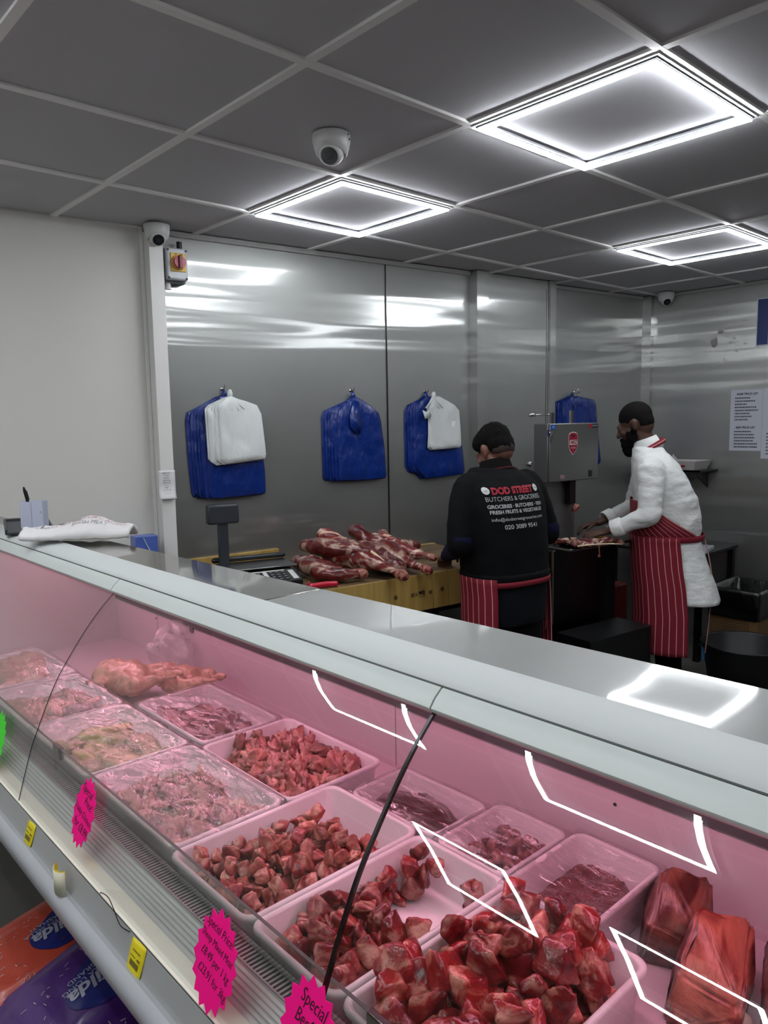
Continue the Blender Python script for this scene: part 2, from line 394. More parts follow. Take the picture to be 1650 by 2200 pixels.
# ------------------------------------------------------------------ cameras on the ceiling
def turret(loc, yawdeg, pitchdeg, label, r=.055):
    t = empty('security_camera', label, 'security camera', loc, 0, 'white dome security cameras')
    b = B(); prof = [(r, 0), (r*1.02, -.006), (r*1.0, -.02), (r*.93, -.04), (r*.82, -.058), (r*.70, -.064), (r*.66, -.058), (r*.6, -.04), (.001, -.038)]
    R = [[(q*math.cos(2*PI*k/40), q*math.sin(2*PI*k/40), z) for k in range(40)] for q, z in prof]
    # slanted mouth: lower lip of the shell rises on the side the ball looks to
    d = Vector((math.cos(math.radians(yawdeg)), math.sin(math.radians(yawdeg)), 0))
    for ri in range(3, 8):
        R[ri] = [(x+0, y+0, z+max(0, (x*d.x+y*d.y))*(.55 if ri > 2 else 0)*(ri-2)/4) for x, y, z in R[ri]]
    rings(b, R); obj('housing', b, mat('camera_white', '#cfd0cf', .35), t, smooth=True)
    c = Vector((0, 0, -.05))+d*.006; rb = r*.70
    ax = (d*math.cos(math.radians(pitchdeg))+Vector((0, 0, -math.sin(math.radians(pitchdeg))))).normalized()
    rot = ax.to_track_quat('Z', 'Y').to_matrix()
    b = B()
    prof = [(.001, -rb)]+[(rb*math.sin(a), -rb*math.cos(a)) for a in [PI*k/16 for k in range(1, 12)]]+[(rb*.72, rb*.70), (rb*.66, rb*.71), (rb*.62, rb*.69)]
    rings(b, [[Vector(c)+rot @ Vector((q*math.cos(2*PI*k/36), q*math.sin(2*PI*k/36), z)) for k in range(36)] for q, z in prof])
    ball = obj('ball', b, MATS['camera_white'], t, smooth=True)
    b = B(); cyl(b, c+ax*rb*.70, rb*.64, rb*.62, .006, 32, rot); obj('lens_window', b, mat('lens_black', '#0b1018', .12, coat=.5), ball, autos=.6)
    b = B(); box(b, c+ax*(rb*.70+.0035), (rb*.5, rb*.5, .001), rot); obj('lens', b, mat('lens_grey', '#27303a', .15), ball)
    for k in (0, 1): b = B(); cyl(b, (r*math.cos(math.radians(yawdeg+75+8*k)), r*math.sin(math.radians(yawdeg+75+8*k)), -.008-.012*k), .003, .003, .003, 8, Matrix.Rotation(PI/2, 3, 'Y')); obj('screw', b, rubber, t)
turret((.335, -.277, CEIL), 215, 42, 'white dome security camera alone on the ceiling tile above the middle ring light', .058)
turret(W(.40, .10, CEIL-.005), 255, 40, 'white dome security camera at the ceiling corner above the red isolator switch', .055)
turret((3.945, .50, CEIL), 225, 40, 'small white dome security camera far off at the ceiling edge of the right steel wall', .055)

# ------------------------------------------------------------------ isolator switch on the wall
t = empty('isolator_switch', 'grey switch box with red rotary knob on yellow plate beside the white pillar', 'switch', W(.49, 0, 2.29), -WA)
def lb(b, x0, x1, d0, d1, z0, z1, mi=0): bx(b, x0, x1, -d1, -d0, z0, z1, mi)
b = B(); lb(b, -.050, .050, 0, .055, -.075, .075); obj('box', b, mat('switch_grey', '#73777b', .4), t, bevel=.006)
b = B(); lb(b, -.048, .048, .055, .088, -.066, .072); obj('cover', b, mat('switch_cover', '#b7bbc0', .35), t, bevel=.008)
b = B(); lb(b, -.031, .037, .088, .094, -.030, .050); obj('yellow_plate', b, mat('switch_yellow', '#d6b24a', .5), t, bevel=.002)
rotx = Matrix.Rotation(PI/2, 3, 'X')
b = B(); cyl(b, (.003, -.100, .008), .033, .031, .014, 36, rotx); k = obj('knob_ring', b, mat('switch_ring', '#c98f3f', .5), t, autos=.6)
b = B(); cyl(b, (.003, -.110, .008), .027, .026, .012, 36, rotx); kn = obj('knob', b, mat('knob_red', '#b0405a', .4), t, autos=.6)
b = B(); lb(b, -.004, .010, .112, .126, -.020, .036); obj('knob_grip', b, mat('knob_dark', '#6d0f22', .4), kn, bevel=.002)
for sx in (-.041, .041):
    for sz in (-.058, .062): b = B(); cyl(b, (sx, -.0885, sz), .005, .005, .004, 12, rotx); obj('screw', b, rubber, t)
b = B(); cyl(b, (-.028, -.035, -.088), .014, .011, .028, 14); obj('cable_gland', b, white_paint, t, autos=.6)
b = B(); cyl(b, (.03, -.04, .09), .012, .012, .04, 14); obj('cable_entry', b, rubber, t, autos=.6)
textmesh('OFF   ON', .010, rubber, t, frame((.003, -.0945, .044), (1, 0, 0), (0, 0, 1)), 'lettering')

# receipt taped to the pillar
t = empty('receipt', 'curling printed receipt taped to the front of the white pillar', 'receipt', W(.395, .081, 1.38), -WA)
b = B(); R = []
for k in range(13):
    z = -.128*k/12; d = .002+.020*max(0, (k-6)/6)**2
    R.append([(x-.004*max(0, k-6)/6+.0, -d-.002*math.sin(x*60), z) for x in [-.038+.076*i/6 for i in range(7)]])
rings(b, R, close=False, cap=False); o = obj('paper', b, mat('paper', '#d5d6d6', .6), t, smooth=True)
o.modifiers.new('s', 'SOLIDIFY').thickness = .0006
for k in range(9):
    z = -.012-.011*k; d = .0045+.020*max(0, (-z/.128*12-6)/6)**2
    textmesh(['BEEF LIST', '1.5 kg', 'mince 2', 'lamb 4 kg', 'SALE 2.40', '------ --', 'NET', '17  12  19', '_______'][k], .0085, black_plastic, o, frame((-.003, -d-.001, z), (1, 0, 0), (0, 0, 1)), 'lettering')

# ------------------------------------------------------------------ the display counter
GP = [(-.508, 1.209), (-.545, 1.174), (-.583, 1.130), (-.620, 1.080), (-.650, 1.035), (-.675, .985), (-.695, .940), (-.712, .900), (-.728, .850), (-.746, .790)]
GPs = spline(GP, 4)
Y0, Y1 = .95, -3.3
dc = empty('display_counter', 'long refrigerated meat counter with curved glass front and pink interior light', 'meat counter', (-.4, -1.1, 0))
def dobj(name, b, m, **k):
    o = obj(name, b, m, None, **k); o.parent = dc; o.matrix_parent_inverse = Matrix.Translation(dc.location).inverted(); return o
# base
b = B(); extrude_profile(b, [(-.765, .70), (-.52, .64), (-.44, .60), (-.44, 0), (.10, 0), (.10, .75), (-.03, .75), (-.70, .75)], Y0, Y1); dobj('base', b, mat('base_grey', '#7f7f7b', .5))
b = B(); extrude_profile(b, [(-.762, .748), (-.772, .752), (-.783, .747), (-.788, .735), (-.786, .715), (-.776, .702), (-.760, .700)], Y0, Y1); dobj('bumper', b, mat('bumper_grey', '#a9adb0', .35), autos=.8)
b = B(); extrude_profile(b, [(-.748, .789), (-.750, .789), (-.7635, .748), (-.762, .746), (-.745, .746), (-.742, .789)], Y0, Y1); dobj('price_rail', b, rail_paint)
b = B(); extrude_profile(b, [(-.7485, .7885), (-.7485, .7925), (-.744, .7925), (-.722, .803), (-.722, .75), (-.744, .75)], Y0, Y1); dobj('glass_ledge', b, ledge_paint)
b = B(); bx(b, -.7492, -.7480, Y0, Y1, .786, .7905); dobj('rail_seal', b, seal_black)
pr = [(-.722, .803)]
for k in range(6):
    x = -.720+.0055*k; z = .805+.0040*k
    pr += [(x, z), (x+.0030, z+.0022), (x+.0034, z-.0005), (x+.0048, z+.0008)]
pr += [(-.687, .830), (-.685, .832), (-.685, .75), (-.722, .75)]
b = B(); extrude_profile(b, pr, Y0, Y1); dobj('ribbed_sill', b, sill_alu)
b = B(); bx(b, -.685, -.655, Y0, Y1, .75, .812); dobj('air_duct', b, mat('duct_dark', '#17181a', .6))
b = B(); y = .62
while y > -2.35:
    bx(b, -.685, -.658, y-.0028, y+.0012, .826, .831); y -= .0082
bx(b, -.687, -.684, .64, -2.36, .822, .832); bx(b, -.660, -.656, .64, -2.36, .80, .832)
dobj('vent_grille', b, mat('grille_grey', '#8d908e', .4, .4))
b = B(); extrude_profile(b, [(-.656, .828), (-.650, .828), (-.646, .80), (-.640, .772), (-.656, .772)], .64, -2.6); dobj('deck_lip', b, mat('lip_grey', '#a7a8a8', .4))
b = B(); bx(b, -.66, -.02, .64, Y1, .752, .768); dobj('deck', b, case_white)
b = B(); bx(b, -.035, -.02, .64, Y1, .768, .925)
dobj('back_panel', b, case_white)
for yy in (.30, -.92, -1.925): b = B(); bx(b, -.0356, -.0349, yy-.0012, yy+.0012, .775, .92); dobj('panel_joint', b, mat('joint_line', '#8c7a80', .6))
b = B(); bx(b, -.043, -.02, .64, Y1, .925, .945); dobj('rear_rail', b, mat('rear_rail_grey', '#4c4b4e', .4))
b = B(); extrude_profile(b, [(-.036, .945), (-.029, .945), (-.272, 1.19), (-.279, 1.19)], .64, Y1); dobj('rear_sliding_door', b, mat('rear_door_dark', '#6f4048', .15, coat=.5))
b = B(); extrude_profile(b, [(-.056, .955), (-.046, .955), (-.052, .965), (-.062, .965)], .64, Y1); dobj('rear_track', b, alu)
b = B(); cyl(b, (-.037, .05, .915), .012, .012, .004, 20, Matrix.Rotation(PI/2, 3, 'Y')); dobj('drain_plug', b, mat('plug_grey', '#63665f', .5))
for yy, zz in ((-.62, .905), (-1.49, .895), (.31, .905), (.31, .80)): b = B(); cyl(b, (-.0365, yy, zz), .003, .003, .002, 10, Matrix.Rotation(PI/2, 3, 'Y')); dobj('screw', b, rubber)
# end wall of the case
ep = [(x+.004, z) for x, z in GPs]+[(-.72, .752), (-.02, .752), (-.02, .95), (-.27, 1.20), (-.45, 1.202)]
b = B(); extrude_profile(b, ep, .64, .66); dobj('end_panel', b, mat('end_grey', '#bdb5b5', .4))
# canopy: cap strips are one per pane
segs = [(.95, -.5035), (-.5065, -1.5055), (-1.5085, -2.51), (-2.513, Y1)]
for a, c in segs:
    b = B(); extrude_profile(b, [(-.520, 1.207), (-.521, 1.211), (-.512, 1.222), (-.499, 1.2325), (-.492, 1.2325), (-.485, 1.228), (-.485, 1.203), (-.515, 1.203)], a, c); dobj('canopy_front', b, cap_paint, autos=.9)
b = B(); extrude_profile(b, [(-.4945, 1.226), (-.4925, 1.2355), (-.486, 1.2405), (-.462, 1.2475), (-.435, 1.2515), (-.428, 1.2515), (-.428, 1.205), (-.4945, 1.205)], Y0, Y1); dobj('canopy_top', b, cap_paint2, autos=.9)
b = B(); extrude_profile(b, [(-.515, 1.2035), (-.428, 1.2035), (-.275, 1.215), (-.275, 1.20), (-.49, 1.188)], Y0, Y1); dobj('canopy_underside', b, mat('under_pink', '#d0c4c6', .5))
b = B(); bx(b, -.5155, -.505, Y0, Y1, 1.2035, 1.2075); dobj('canopy_seal', b, seal_black)
b = B(); bx(b, -.4975, -.4935, Y0, Y1, 1.228, 1.2335); dobj('groove_seal', b, mat('groove', '#3a3f3d', .6))
# steel service shelf, two lengths meeting at a joint
def shelfpart(y0, y1, m):
    b = B(); xb = lambda y: -.31-.033*(y+.42)
    v = [(-.428, y0), (xb(y0), y0), (xb(y1), y1), (-.428, y1)]
    rings(b, [[(x, y, z) for x, y in v] for z in (1.236, 1.2505)])
    o = dobj('steel_shelf', b, m, bevel=.0015); uvbox(o.data)
shelfpart(.95, -.985, steel_top); shelfpart(-.9875, Y1, steel_top2)
b = B(); extrude_profile(b, [(-.34, 1.236), (-.285, 1.236), (-.275, 1.20), (-.30, 1.19), (-.34, 1.215)], Y0, Y1); dobj('shelf_support', b, alu)
b = B(); bx(b, -.30, -.27, Y0, Y1, 1.165, 1.192); dobj('lamp_holder', b, white_paint)
b = B(); tube(b, [(-.285, .55, 1.155), (-.285, -3.1, 1.155)], .011, 12); dobj('lamp_tube', b, pink_tube, smooth=True)
# glass panes
def pane(y0, y1):
    b = B(); th = .005; prof = []
    n = len(GPs); inner = []
    for i, (x, z) in enumerate(GPs):
        a = GPs[max(i-1, 0)]; c = GPs[min(i+1, n-1)]; t = Vector((c[0]-a[0], c[1]-a[1])).normalized(); inner.append((x-t.y*th, z+t.x*th))
    rings(b, [[(x, y, z) for x, z in GPs+inner[::-1]] for y in (y0, y1)])
    return dobj('glass_pane', b, glass, autos=.9)
pane(.655, -.5035); pane(-.5065, -1.504); pane(-1.510, -2.51); pane(-2.513, Y1)
for yy, wd in ((-.505, .0016), (-1.507, .0046)):
    b = B(); dp = .0062 if yy < -1 else .0012; out = [(x-.0008, z) for x, z in GPs]; inn = [(x-.0008+dp, z) for x, z in GPs][::-1]
    rings(b, [[(x, y, z) for x, z in out+inn] for y in (yy-wd/2, yy+wd/2)]); dobj('pane_seal', b, seal_black)
# low guard glass with chrome clips behind the grille
for a, c in ((.63, -.50), (-.502, -1.560), (-1.563, -2.6)):
    b = B(); bx(b, -.6665, -.6625, a, c, .829, .893); g = dobj('guard_glass', b, guard_glass)
    b = B(); bx(b, -.6668, -.6622, a, c, .8925, .8935); dobj('guard_edge', b, mat('glass_edge', '#4c5650', .3))
for yy in (-.525, -1.562):
    b = B(); bx(b, -.670, -.659, yy-.019, yy+.019, .868, .896); dobj('guard_clip', b, mat('clip_metal', '#6d706c', .25, 1), bevel=.002)
b = B(); tube(b, spline([(-.748, -.945, .792), (-.750, -.955, .800), (-.750, -.985, .806), (-.752, -1.01, .800), (-.756, -1.045, .790), (-.751, -1.07, .789)], 6), .0008, 6)
tag(obj('wire_loop', b, seal_black, None), 'thin black wire looping over the counter ledge between the yellow tickets', 'wire')

# ------------------------------------------------------------------ trays
def tray(x0, x1, y0, y1, label, zr=.850, zb=.7695, name='meat_tray', tilt=0, r=.022, group='white plastic meat trays in the counter', m=tray_white):
    cx, cy = (x0+x1)/2, (y0+y1)/2; a, c = (x1-x0)/2, (y1-y0)/2; h = zr-zb
    b = B()
    L = [(.017, 0, r*.8), (.013, .004, r*.9), (.006, h-.009, r), (0.001, h-.009, r), (0, h-.005, r), (.001, h-.001, r), (.004, h, r), (.008, h-.001, r*.9), (.010, h-.004, r*.9), (.019, .007, r*.8), (.024, .003, r*.7)]
    R = [rrect(-a+i, a-i, -c+i, c-i, max(rr, .004), z, 6) for i, z, rr in L]
    rings(b, R)
    o = obj(name, b, m, None, autos=1.2); o.location = (cx, cy, zb); o.rotation_euler = (0, tilt, 0)
    tag(o, label, 'tray', group); return o
def clingfilm(x0, x1, y0, y1, zr, label, lift=.012, amp=.006, drop=.022, seed=0, sag=0):
    b = B(); nx, ny = 34, 46; cx, cy = (x0+x1)/2, (y0+y1)/2; a, c = (x1-x0)/2, (y1-y0)/2
    V = []
    for i in range(nx+1):
        row = []
        for j in range(ny+1):
            u = -1+2*i/nx; v = -1+2*j/ny; uu = min(1, abs(u)*1.06); vv = min(1, abs(v)*1.06)
            x = math.copysign(uu, u)*(a+.001); y = math.copysign(vv, v)*(c+.001)
            e = max(abs(u), abs(v)); z = .0025
            if e > .943: z -= drop*min(1, (e-.943)/.05); x *= 1.004; y *= 1.004
            dome = max(0, 1-abs(u)**2.2)*max(0, 1-abs(v)**2.2)
            nz = noise.noise(Vector((x*26+seed, y*17, seed)))+.6*noise.noise(Vector((x*60, y*40+seed, 3)))
            ridge = 1-abs(noise.noise(Vector((x*20+y*14+seed, y*8, 9))))*2
            z += dome*lift-dome*sag+dome**.5*amp*1.6*(nz*.8+.7*max(0, ridge)) if e < .94 else 0
            row.append(b.verts.new((x, y, z)))
        V.append(row)
    for i in range(nx):
        for j in range(ny): b.faces.new((V[i][j], V[i+1][j], V[i+1][j+1], V[i][j+1]))
    o = obj('cling_film', b, film, None, smooth=True); o.location = (cx, cy, zr)
    return tag(o, label, 'cling film', None)

def hull_chunk(size, seed, n=14, flat=1.0):
    r = random.Random(seed); b = B()
    for _ in range(n):
        p = Vector((r.uniform(-1, 1), r.uniform(-1, 1), r.uniform(-1, 1)))
        k = max(abs(p.x), abs(p.y), abs(p.z)); p = p/k*(.85+.15*r.random())
        b.verts.new((p.x*size, p.y*size*r.uniform(.75, 1), p.z*size*flat))
    h = bmesh.ops.convex_hull(b, input=b.verts)
    bmesh.ops.delete(b, geom=list({g for g in h['geom_interior']+h['geom_unused'] if isinstance(g, bmesh.types.BMVert)}), context='VERTS')
    me = remesh(b, size/6.5, 2, (size*.13, 1.1/size, (1, 1, 1))); b = B(); b.from_mesh(me); bpy.data.meshes.remove(me)
    for f in b.faces: f.smooth = True
    return b
def lump(size, seed, st=(1.5, .8, .6), amp=.35, fr=1.3, sub=3):
    b = B(); ell(b, (0, 0, 0), (1, 1, 1), None, sub)
    for v in b.verts:
        p = v.co.copy(); q = p*fr+Vector((seed*7.3, seed*1.7, 0))
        s = 1+amp*noise.noise(q)*1.6+amp*.5*noise.noise(q*2.3)
        v.co = Vector((p.x*st[0]*s, p.y*st[1]*s+.35*p.x*p.x*(1 if seed % 2 else -1)*st[1], p.z*st[2]*s))*size
    return b
def protos(kind, mm, size, n=6):
    out = []
    for k in range(n):
        if kind == 'chunk': b = hull_chunk(size, 11+k*5, 13, .8)
        elif kind == 'wing':
            b = B()
            if k % 3 == 0: tube(b, spline([(-size*1.5, 0, 0, size*.45), (-size*.5, size*.6, size*.2, size*.6), (size*.5, size*.5, 0, size*.5), (size*1.4, -size*.4, .0, size*.28)], 3) and [p[:3] for p in spline([(-size*1.5, 0, 0), (-size*.5, size*.6, size*.2), (size*.5, size*.5, 0), (size*1.4, -size*.4, 0)], 3)], [size*q for q in (.4, .5, .6, .62, .6, .58, .5, .45, .4, .3)], 10)
            else:
                b.free(); b = lump(size, k, (1.35, .85, .6), .45, 1.4, 3)
            for v in b.verts: v.co += v.co.normalized()*size*.18*noise.noise(v.co/size*1.2+Vector((k, 0, 0)))
        elif kind == 'round': b = lump(size, k, (1.0, .8, .65), .25, 1.2, 2)
        elif kind == 'lump': b = lump(size, k, (1.15, .8, .55), .6, 1.9, 3)
        else: b = lump(size, k, (1.6, .9, .45), .4, 1.2, 3)
        me = bpy.data.meshes.new('piece'); bmesh.ops.recalc_face_normals(b, faces=b.faces); b.to_mesh(me); b.free(); me.materials.append(mm)
        if kind == 'chunk':
            me.shade_smooth()
        else: me.shade_smooth()
        out.append(me)
    return out
def pile(name, ms, n, x0, x1, y0, y1, zf, r, label, cat, group, seed=1, k=.8, region=None, kmax=10, zmax=9, flatrot=None):
    rr = random.Random(seed); P = []; out = []
    for _ in range(n):
        best = None
        for _c in range(kmax):
            x = rr.uniform(x0+r, x1-r); y = rr.uniform(y0+r, y1-r)
            if region and not region((x-x0)/(x1-x0), (y-y0)/(y1-y0)): continue
            z = zf+r*.75
            for (px, py, pz, pr) in P:
                d2 = (x-px)**2+(y-py)**2; rr2 = (r+pr)*.86
                if d2 < rr2*rr2: z = max(z, pz+math.sqrt(rr2*rr2-d2)*k)
            if best is None or z < best[2]: best = (x, y, z)
        if best is None or best[2] > zmax: continue
        P.append(best+(r,))
        o = bpy.data.objects.new(name, ms[rr.randrange(len(ms))]); link(o); o.location = best
        o.rotation_euler = (rr.uniform(0, 6.3), rr.uniform(0, 6.3), rr.uniform(0, 6.3)) if flatrot is None else (rr.uniform(-flatrot, flatrot), rr.uniform(-flatrot, flatrot), rr.uniform(0, 6.3))
        s = rr.uniform(.85, 1.15); o.scale = (s, s, s)
        tag(o, label, cat, group); out.append(o)
    return out
FB = .7735
# front row, from the left
tray(-.645, -.395, .10, .445, 'white tray farthest left in the counter, holding film-wrapped chickens')
tray(-.645, -.400, -.255, .085, 'white tray at the left holding dark-skinned fowl, front row')
tray(-.645, -.400, -.615, -.260, 'white front-row tray of fowl with greenish skin, behind the first glass joint')
tray(-.640, -.400, -.995, -.622, 'white front-row tray of pale chicken pieces behind the smaller pink star')
tray(-.652, -.288, -1.253, -1.002, 'wide white tray full of small diced mutton in the middle')
tray(-.652, -.294, -1.460, -1.256, 'wide white tray half empty with its bottom showing')
tray(-.652, -.300, -1.705, -1.464, 'wide white tray heaped with large red beef chunks, nearest the viewer')
# rear row
tray(-.385, -.165, -.640, -.285, 'white rear tray of pale purple offal slabs under film')
tray(-.398, -.145, -1.000, -.650, 'white rear tray heaped with bare chicken wings')
tray(-.280, -.120, -1.275, -1.040, 'small rear tray of dark liver under film', zr=.842)
tray(-.288, -.098, -1.440, -1.283, 'small rear tray of round gizzards under film', zr=.845)
tray(-.308, -.088, -1.612, -1.450, 'deep small rear tray of mince under film', zr=.852)

mut = protos('chunk', beef_pale, .0165, 7); bee = protos('chunk', beef, .021, 7); red = protos('chunk', beef_deep, .027, 8); wing = protos('lump', chicken, .021, 8)
giz = protos('round', gizz, .0135, 5); pale = protos('lump', chicken_y, .020, 6); slab = protos('slab', paleliver, .030, 5); fowl = protos('slab', guinea, .032, 5); gfowl = protos('slab', greens, .030, 5)
pile('mutton_dice', mut, 215, -.635, -.335, -1.240, -1.015, FB, .0145, 'small diced mutton chunk in the full wide tray', 'diced mutton', 'diced mutton in the full wide tray', 3, .8, lambda u, v: u < .9)
def half(u, v):   # leaves the rear middle of the tray bare
    if u > .93: return False
    c = ((u-.70)/.25)**2+((v-.45)/.42)**2
    return c > 1 and not (u > .72 and v < .12)
pile('stewing_meat', bee, 105, -.635, -.305, -1.448, -1.266, FB, .0175, 'dark red meat chunk in the half-empty wide tray', 'stewing meat', 'meat chunks in the half-empty tray', 5, .8, half, 12, .845)
pile('beef_chunk', red, 130, -.637, -.315, -1.690, -1.478, FB, .0205, 'large bright red beef chunk in the nearest tray', 'beef chunk', 'beef chunks in the nearest tray', 8, .8)
pile('chicken_wing', wing, 150, -.385, -.160, -.985, -.665, FB, .0165, 'raw pink chicken wing piece in the uncovered rear tray', 'chicken wing', 'chicken wings in the rear tray', 9, .8, lambda u, v: True, 10, .89)
pile('gizzard', giz, 90, -.275, -.11, -1.43, -1.293, FB, .0115, 'small round gizzard in the little rear tray', 'gizzard', 'gizzards in the little tray', 10, .8, None, 10, .845)
pile('chicken_piece', pale, 100, -.625, -.415, -.98, -.637, FB, .016, 'pale chicken piece under film in the front-row tray', 'chicken piece', 'pale chicken pieces under film', 11, .8, None, 10, .842)
pile('offal_slab', slab, 26, -.375, -.175, -.63, -.295, FB, .022, 'pale purple offal slab under film in the rear tray', 'offal', 'offal slabs under film', 12, .5, None, 10, .835, .3)
pile('fowl_piece', gfowl, 34, -.625, -.415, -.60, -.275, FB, .022, 'greenish skinned fowl piece under film behind the first glass joint', 'fowl', 'greenish fowl pieces', 13, .6, None, 10, .836, .4)
pile('fowl_piece', fowl, 32, -.625, -.415, -.24, .07, FB, .023, 'dark feathered fowl piece in the left front-row tray', 'fowl', 'dark fowl pieces', 14, .6, None, 10, .84, .4)
# liver slab and mince
b = B(); ell(b, (0, 0, 0), (1, 1, 1), None, 4)
for v in b.verts:
    p = v.co; s = 1+.18*noise.noise(p*1.4); v.co = Vector((p.x*.062*s, p.y*.096*s, (p.z*.030 if p.z > 0 else p.z*.02)+.006*noise.noise(p*3)))
o = obj('liver', b, liver, None, smooth=True); o.location = (-.20, -1.157, .806); tag(o, 'single dark wine-coloured liver filling the small rear tray', 'liver')
b = B(); ell(b, (0, 0, 0), (1, 1, 1), None, 5)
for v in b.verts:
    p = v.co; q = abs(p.x)**.6*math.copysign(1, p.x), abs(p.y)**.6*math.copysign(1, p.y)
    v.co = Vector((q[0]*.086, q[1]*.058, p.z*.028+.012*noise.noise(p*2)+.0035*noise.noise(p*14)))
o = obj('minced_meat', b, mince, None, smooth=True); o.location = (-.198, -1.531, .803); tag(o, 'heap of dark red minced meat in the deep small tray', 'minced meat', None, 'stuff')
# whole chickens
def whole_chicken(loc, rz, s, m, label, group='whole chickens at the far left'):
    b = B(); ell(b, (0, 0, 0), (.085*s, .055*s, .045*s)); ell(b, (.05*s, 0, .01*s), (.045*s, .05*s, .04*s))
    for sg in (-1, 1):
        tube(b, [(-.04*s, sg*.04*s, .0), (-.09*s, sg*.055*s, .012*s), (-.135*s, sg*.02*s, .02*s)], [.03*s, .024*s, .012*s], 10)
        tube(b, [(-.135*s, sg*.02*s, .02*s), (-.175*s, sg*.018*s, .03*s)], [.009*s, .010*s], 8)
        tube(b, [(.05*s, sg*.045*s, 0), (.01*s, sg*.075*s, .01*s), (.05*s, sg*.085*s, .012*s)], [.018*s, .014*s, .009*s], 8)
    me = remesh(b, .005*s, 3, (.009, 28, (1, 1, 1))); o = bpy.data.objects.new('whole_chicken', me); link(o); me.materials.append(m)
    o.location = loc; o.rotation_euler = (0, 0, rz); tag(o, label, 'chicken', group); return o
whole_chicken((-.30, -.03, .835), math.radians(115), 1.1, chicken_y, 'plucked whole chicken lying uncovered on its back behind the dark fowl tray')
whole_chicken((-.185, -.14, .83), math.radians(110), .9, chicken_y, 'smaller plucked chicken beside the uncovered one, nearest the back panel')
whole_chicken((-.535, .195, .815), math.radians(8), .98, chicken_y, 'whole chicken under film in the farthest left tray, front one')
whole_chicken((-.50, .345, .818), math.radians(10), 1.0, chicken_y, 'whole chicken under film in the farthest left tray, rear one')
tray(-.388, -.12, -.275, .10, 'white rear tray under the two uncovered chickens', zr=.815)
# films
clingfilm(-.647, -.393, .098, .447, .850, 'clear film stretched over the chickens in the farthest left tray', .03, .006, seed=1)
clingfilm(-.647, -.398, -.257, .087, .850, 'wrinkled clear film over the dark fowl tray', .02, .009, seed=2)
clingfilm(-.647, -.398, -.617, -.258, .850, 'wrinkled clear film over the greenish fowl tray', .010, .008, seed=3)
clingfilm(-.642, -.398, -.997, -.620, .850, 'creased clear film over the tray of pale chicken pieces', .004, .006, seed=4)
clingfilm(-.387, -.163, -.642, -.283, .850, 'clear film over the rear tray of purple offal', .006, .005, seed=5)
clingfilm(-.282, -.118, -1.277, -1.038, .842, 'clear film over the small tray of liver', .004, .004, seed=6)
clingfilm(-.290, -.096, -1.442, -1.281, .845, 'clear film over the small tray of gizzards', .008, .006, seed=7)
clingfilm(-.310, -.086, -1.614, -1.448, .852, 'clear film sagging over the deep small tray of mince', 0, .006, seed=8, sag=.02)
# crumpled clear bag against the back panel
b = B(); ell(b, (0, 0, 0), (.075, .05, .05), None, 4); ell(b, (.02, .05, .045), (.05, .03, .03), None, 4)
me = remesh(b, .006, 2, (.022, 22, (1, 1, 1))); o = bpy.data.objects.new('plastic_bag', me); link(o); me.materials.append(bag_film); o.location = (-.12, .02, .875)
tag(o, 'crumpled clear plastic bag slumped against the pink back panel', 'plastic bag')

# big bone-in joints
def joint(loc, rot, sz, seed, label):
    b = B(); r = random.Random(seed)
    pts = [(-1, -1, -1), (1, -.9, -1), (1, 1, -1), (-1, 1, -.9), (-.75, -.85, .75), (.85, -.7, .9), (.7, .8, 1.05), (-.6, .9, .7), (0, -1.1, 0), (1.08, 0, .1), (0, 1.1, -.1)]
    for p in pts: b.verts.new((p[0]*sz[0]*r.uniform(.92, 1.05), p[1]*sz[1], p[2]*sz[2]))
    h = bmesh.ops.convex_hull(b, input=b.verts); bmesh.ops.delete(b, geom=[v for v in b.verts if not v.link_faces], context='VERTS'); bmesh.ops.triangulate(b, faces=list(b.faces))
    bmesh.ops.bevel(b, geom=list(b.edges), offset=.005, segments=2, affect='EDGES')
    bmesh.ops.triangulate(b, faces=list(b.faces)); bmesh.ops.subdivide_edges(b, edges=list(b.edges), cuts=3)
    for v in b.verts:
        q = v.co*26+Vector((seed, 0, 0)); v.co += v.co.normalized()*(.007*noise.noise(q)+.004*noise.noise(q*3))
    bmesh.ops.recalc_face_normals(b, faces=b.faces)
    for f in b.faces: f.material_index = 1 if (f.normal.y > .75) else 0
    o = obj('meat_joint', b, [joint_m, joint_face], None, smooth=True); o.location = loc; o.rotation_euler = rot
    tag(o, label, 'meat joint', 'big bone-in joints at the right end')
    b = B(); tube(b, [(-.5*sz[0], -sz[1]*.85, -.3*sz[2]), (-.5*sz[0], -sz[1]*1.03, -.3*sz[2])], [.011, .012], 14)
    obj('bone', b, bone, o, smooth=True)
    b = B(); tube(b, [(-sz[0]*.98, -.4*sz[1], -.1*sz[2]), (-sz[0]*1.06, -.4*sz[1], -.1*sz[2])], [.012, .012], 14)
    obj('bone', b, bone, o, smooth=True)
joint((-.150, -1.668, .822), (.25, -.45, math.radians(20)), (.070, .046, .046), 3, 'big fatty bone-in beef joint leaning beside the mince tray')
joint((-.222, -1.752, .822), (.20, -.40, math.radians(14)), (.078, .046, .048), 5, 'big bone-in beef joint in the middle, with a white bone end')
joint((-.185, -1.865, .826), (.1, -.35, math.radians(20)), (.095, .055, .052), 8, 'big beef joint cut by the right edge of the photo')

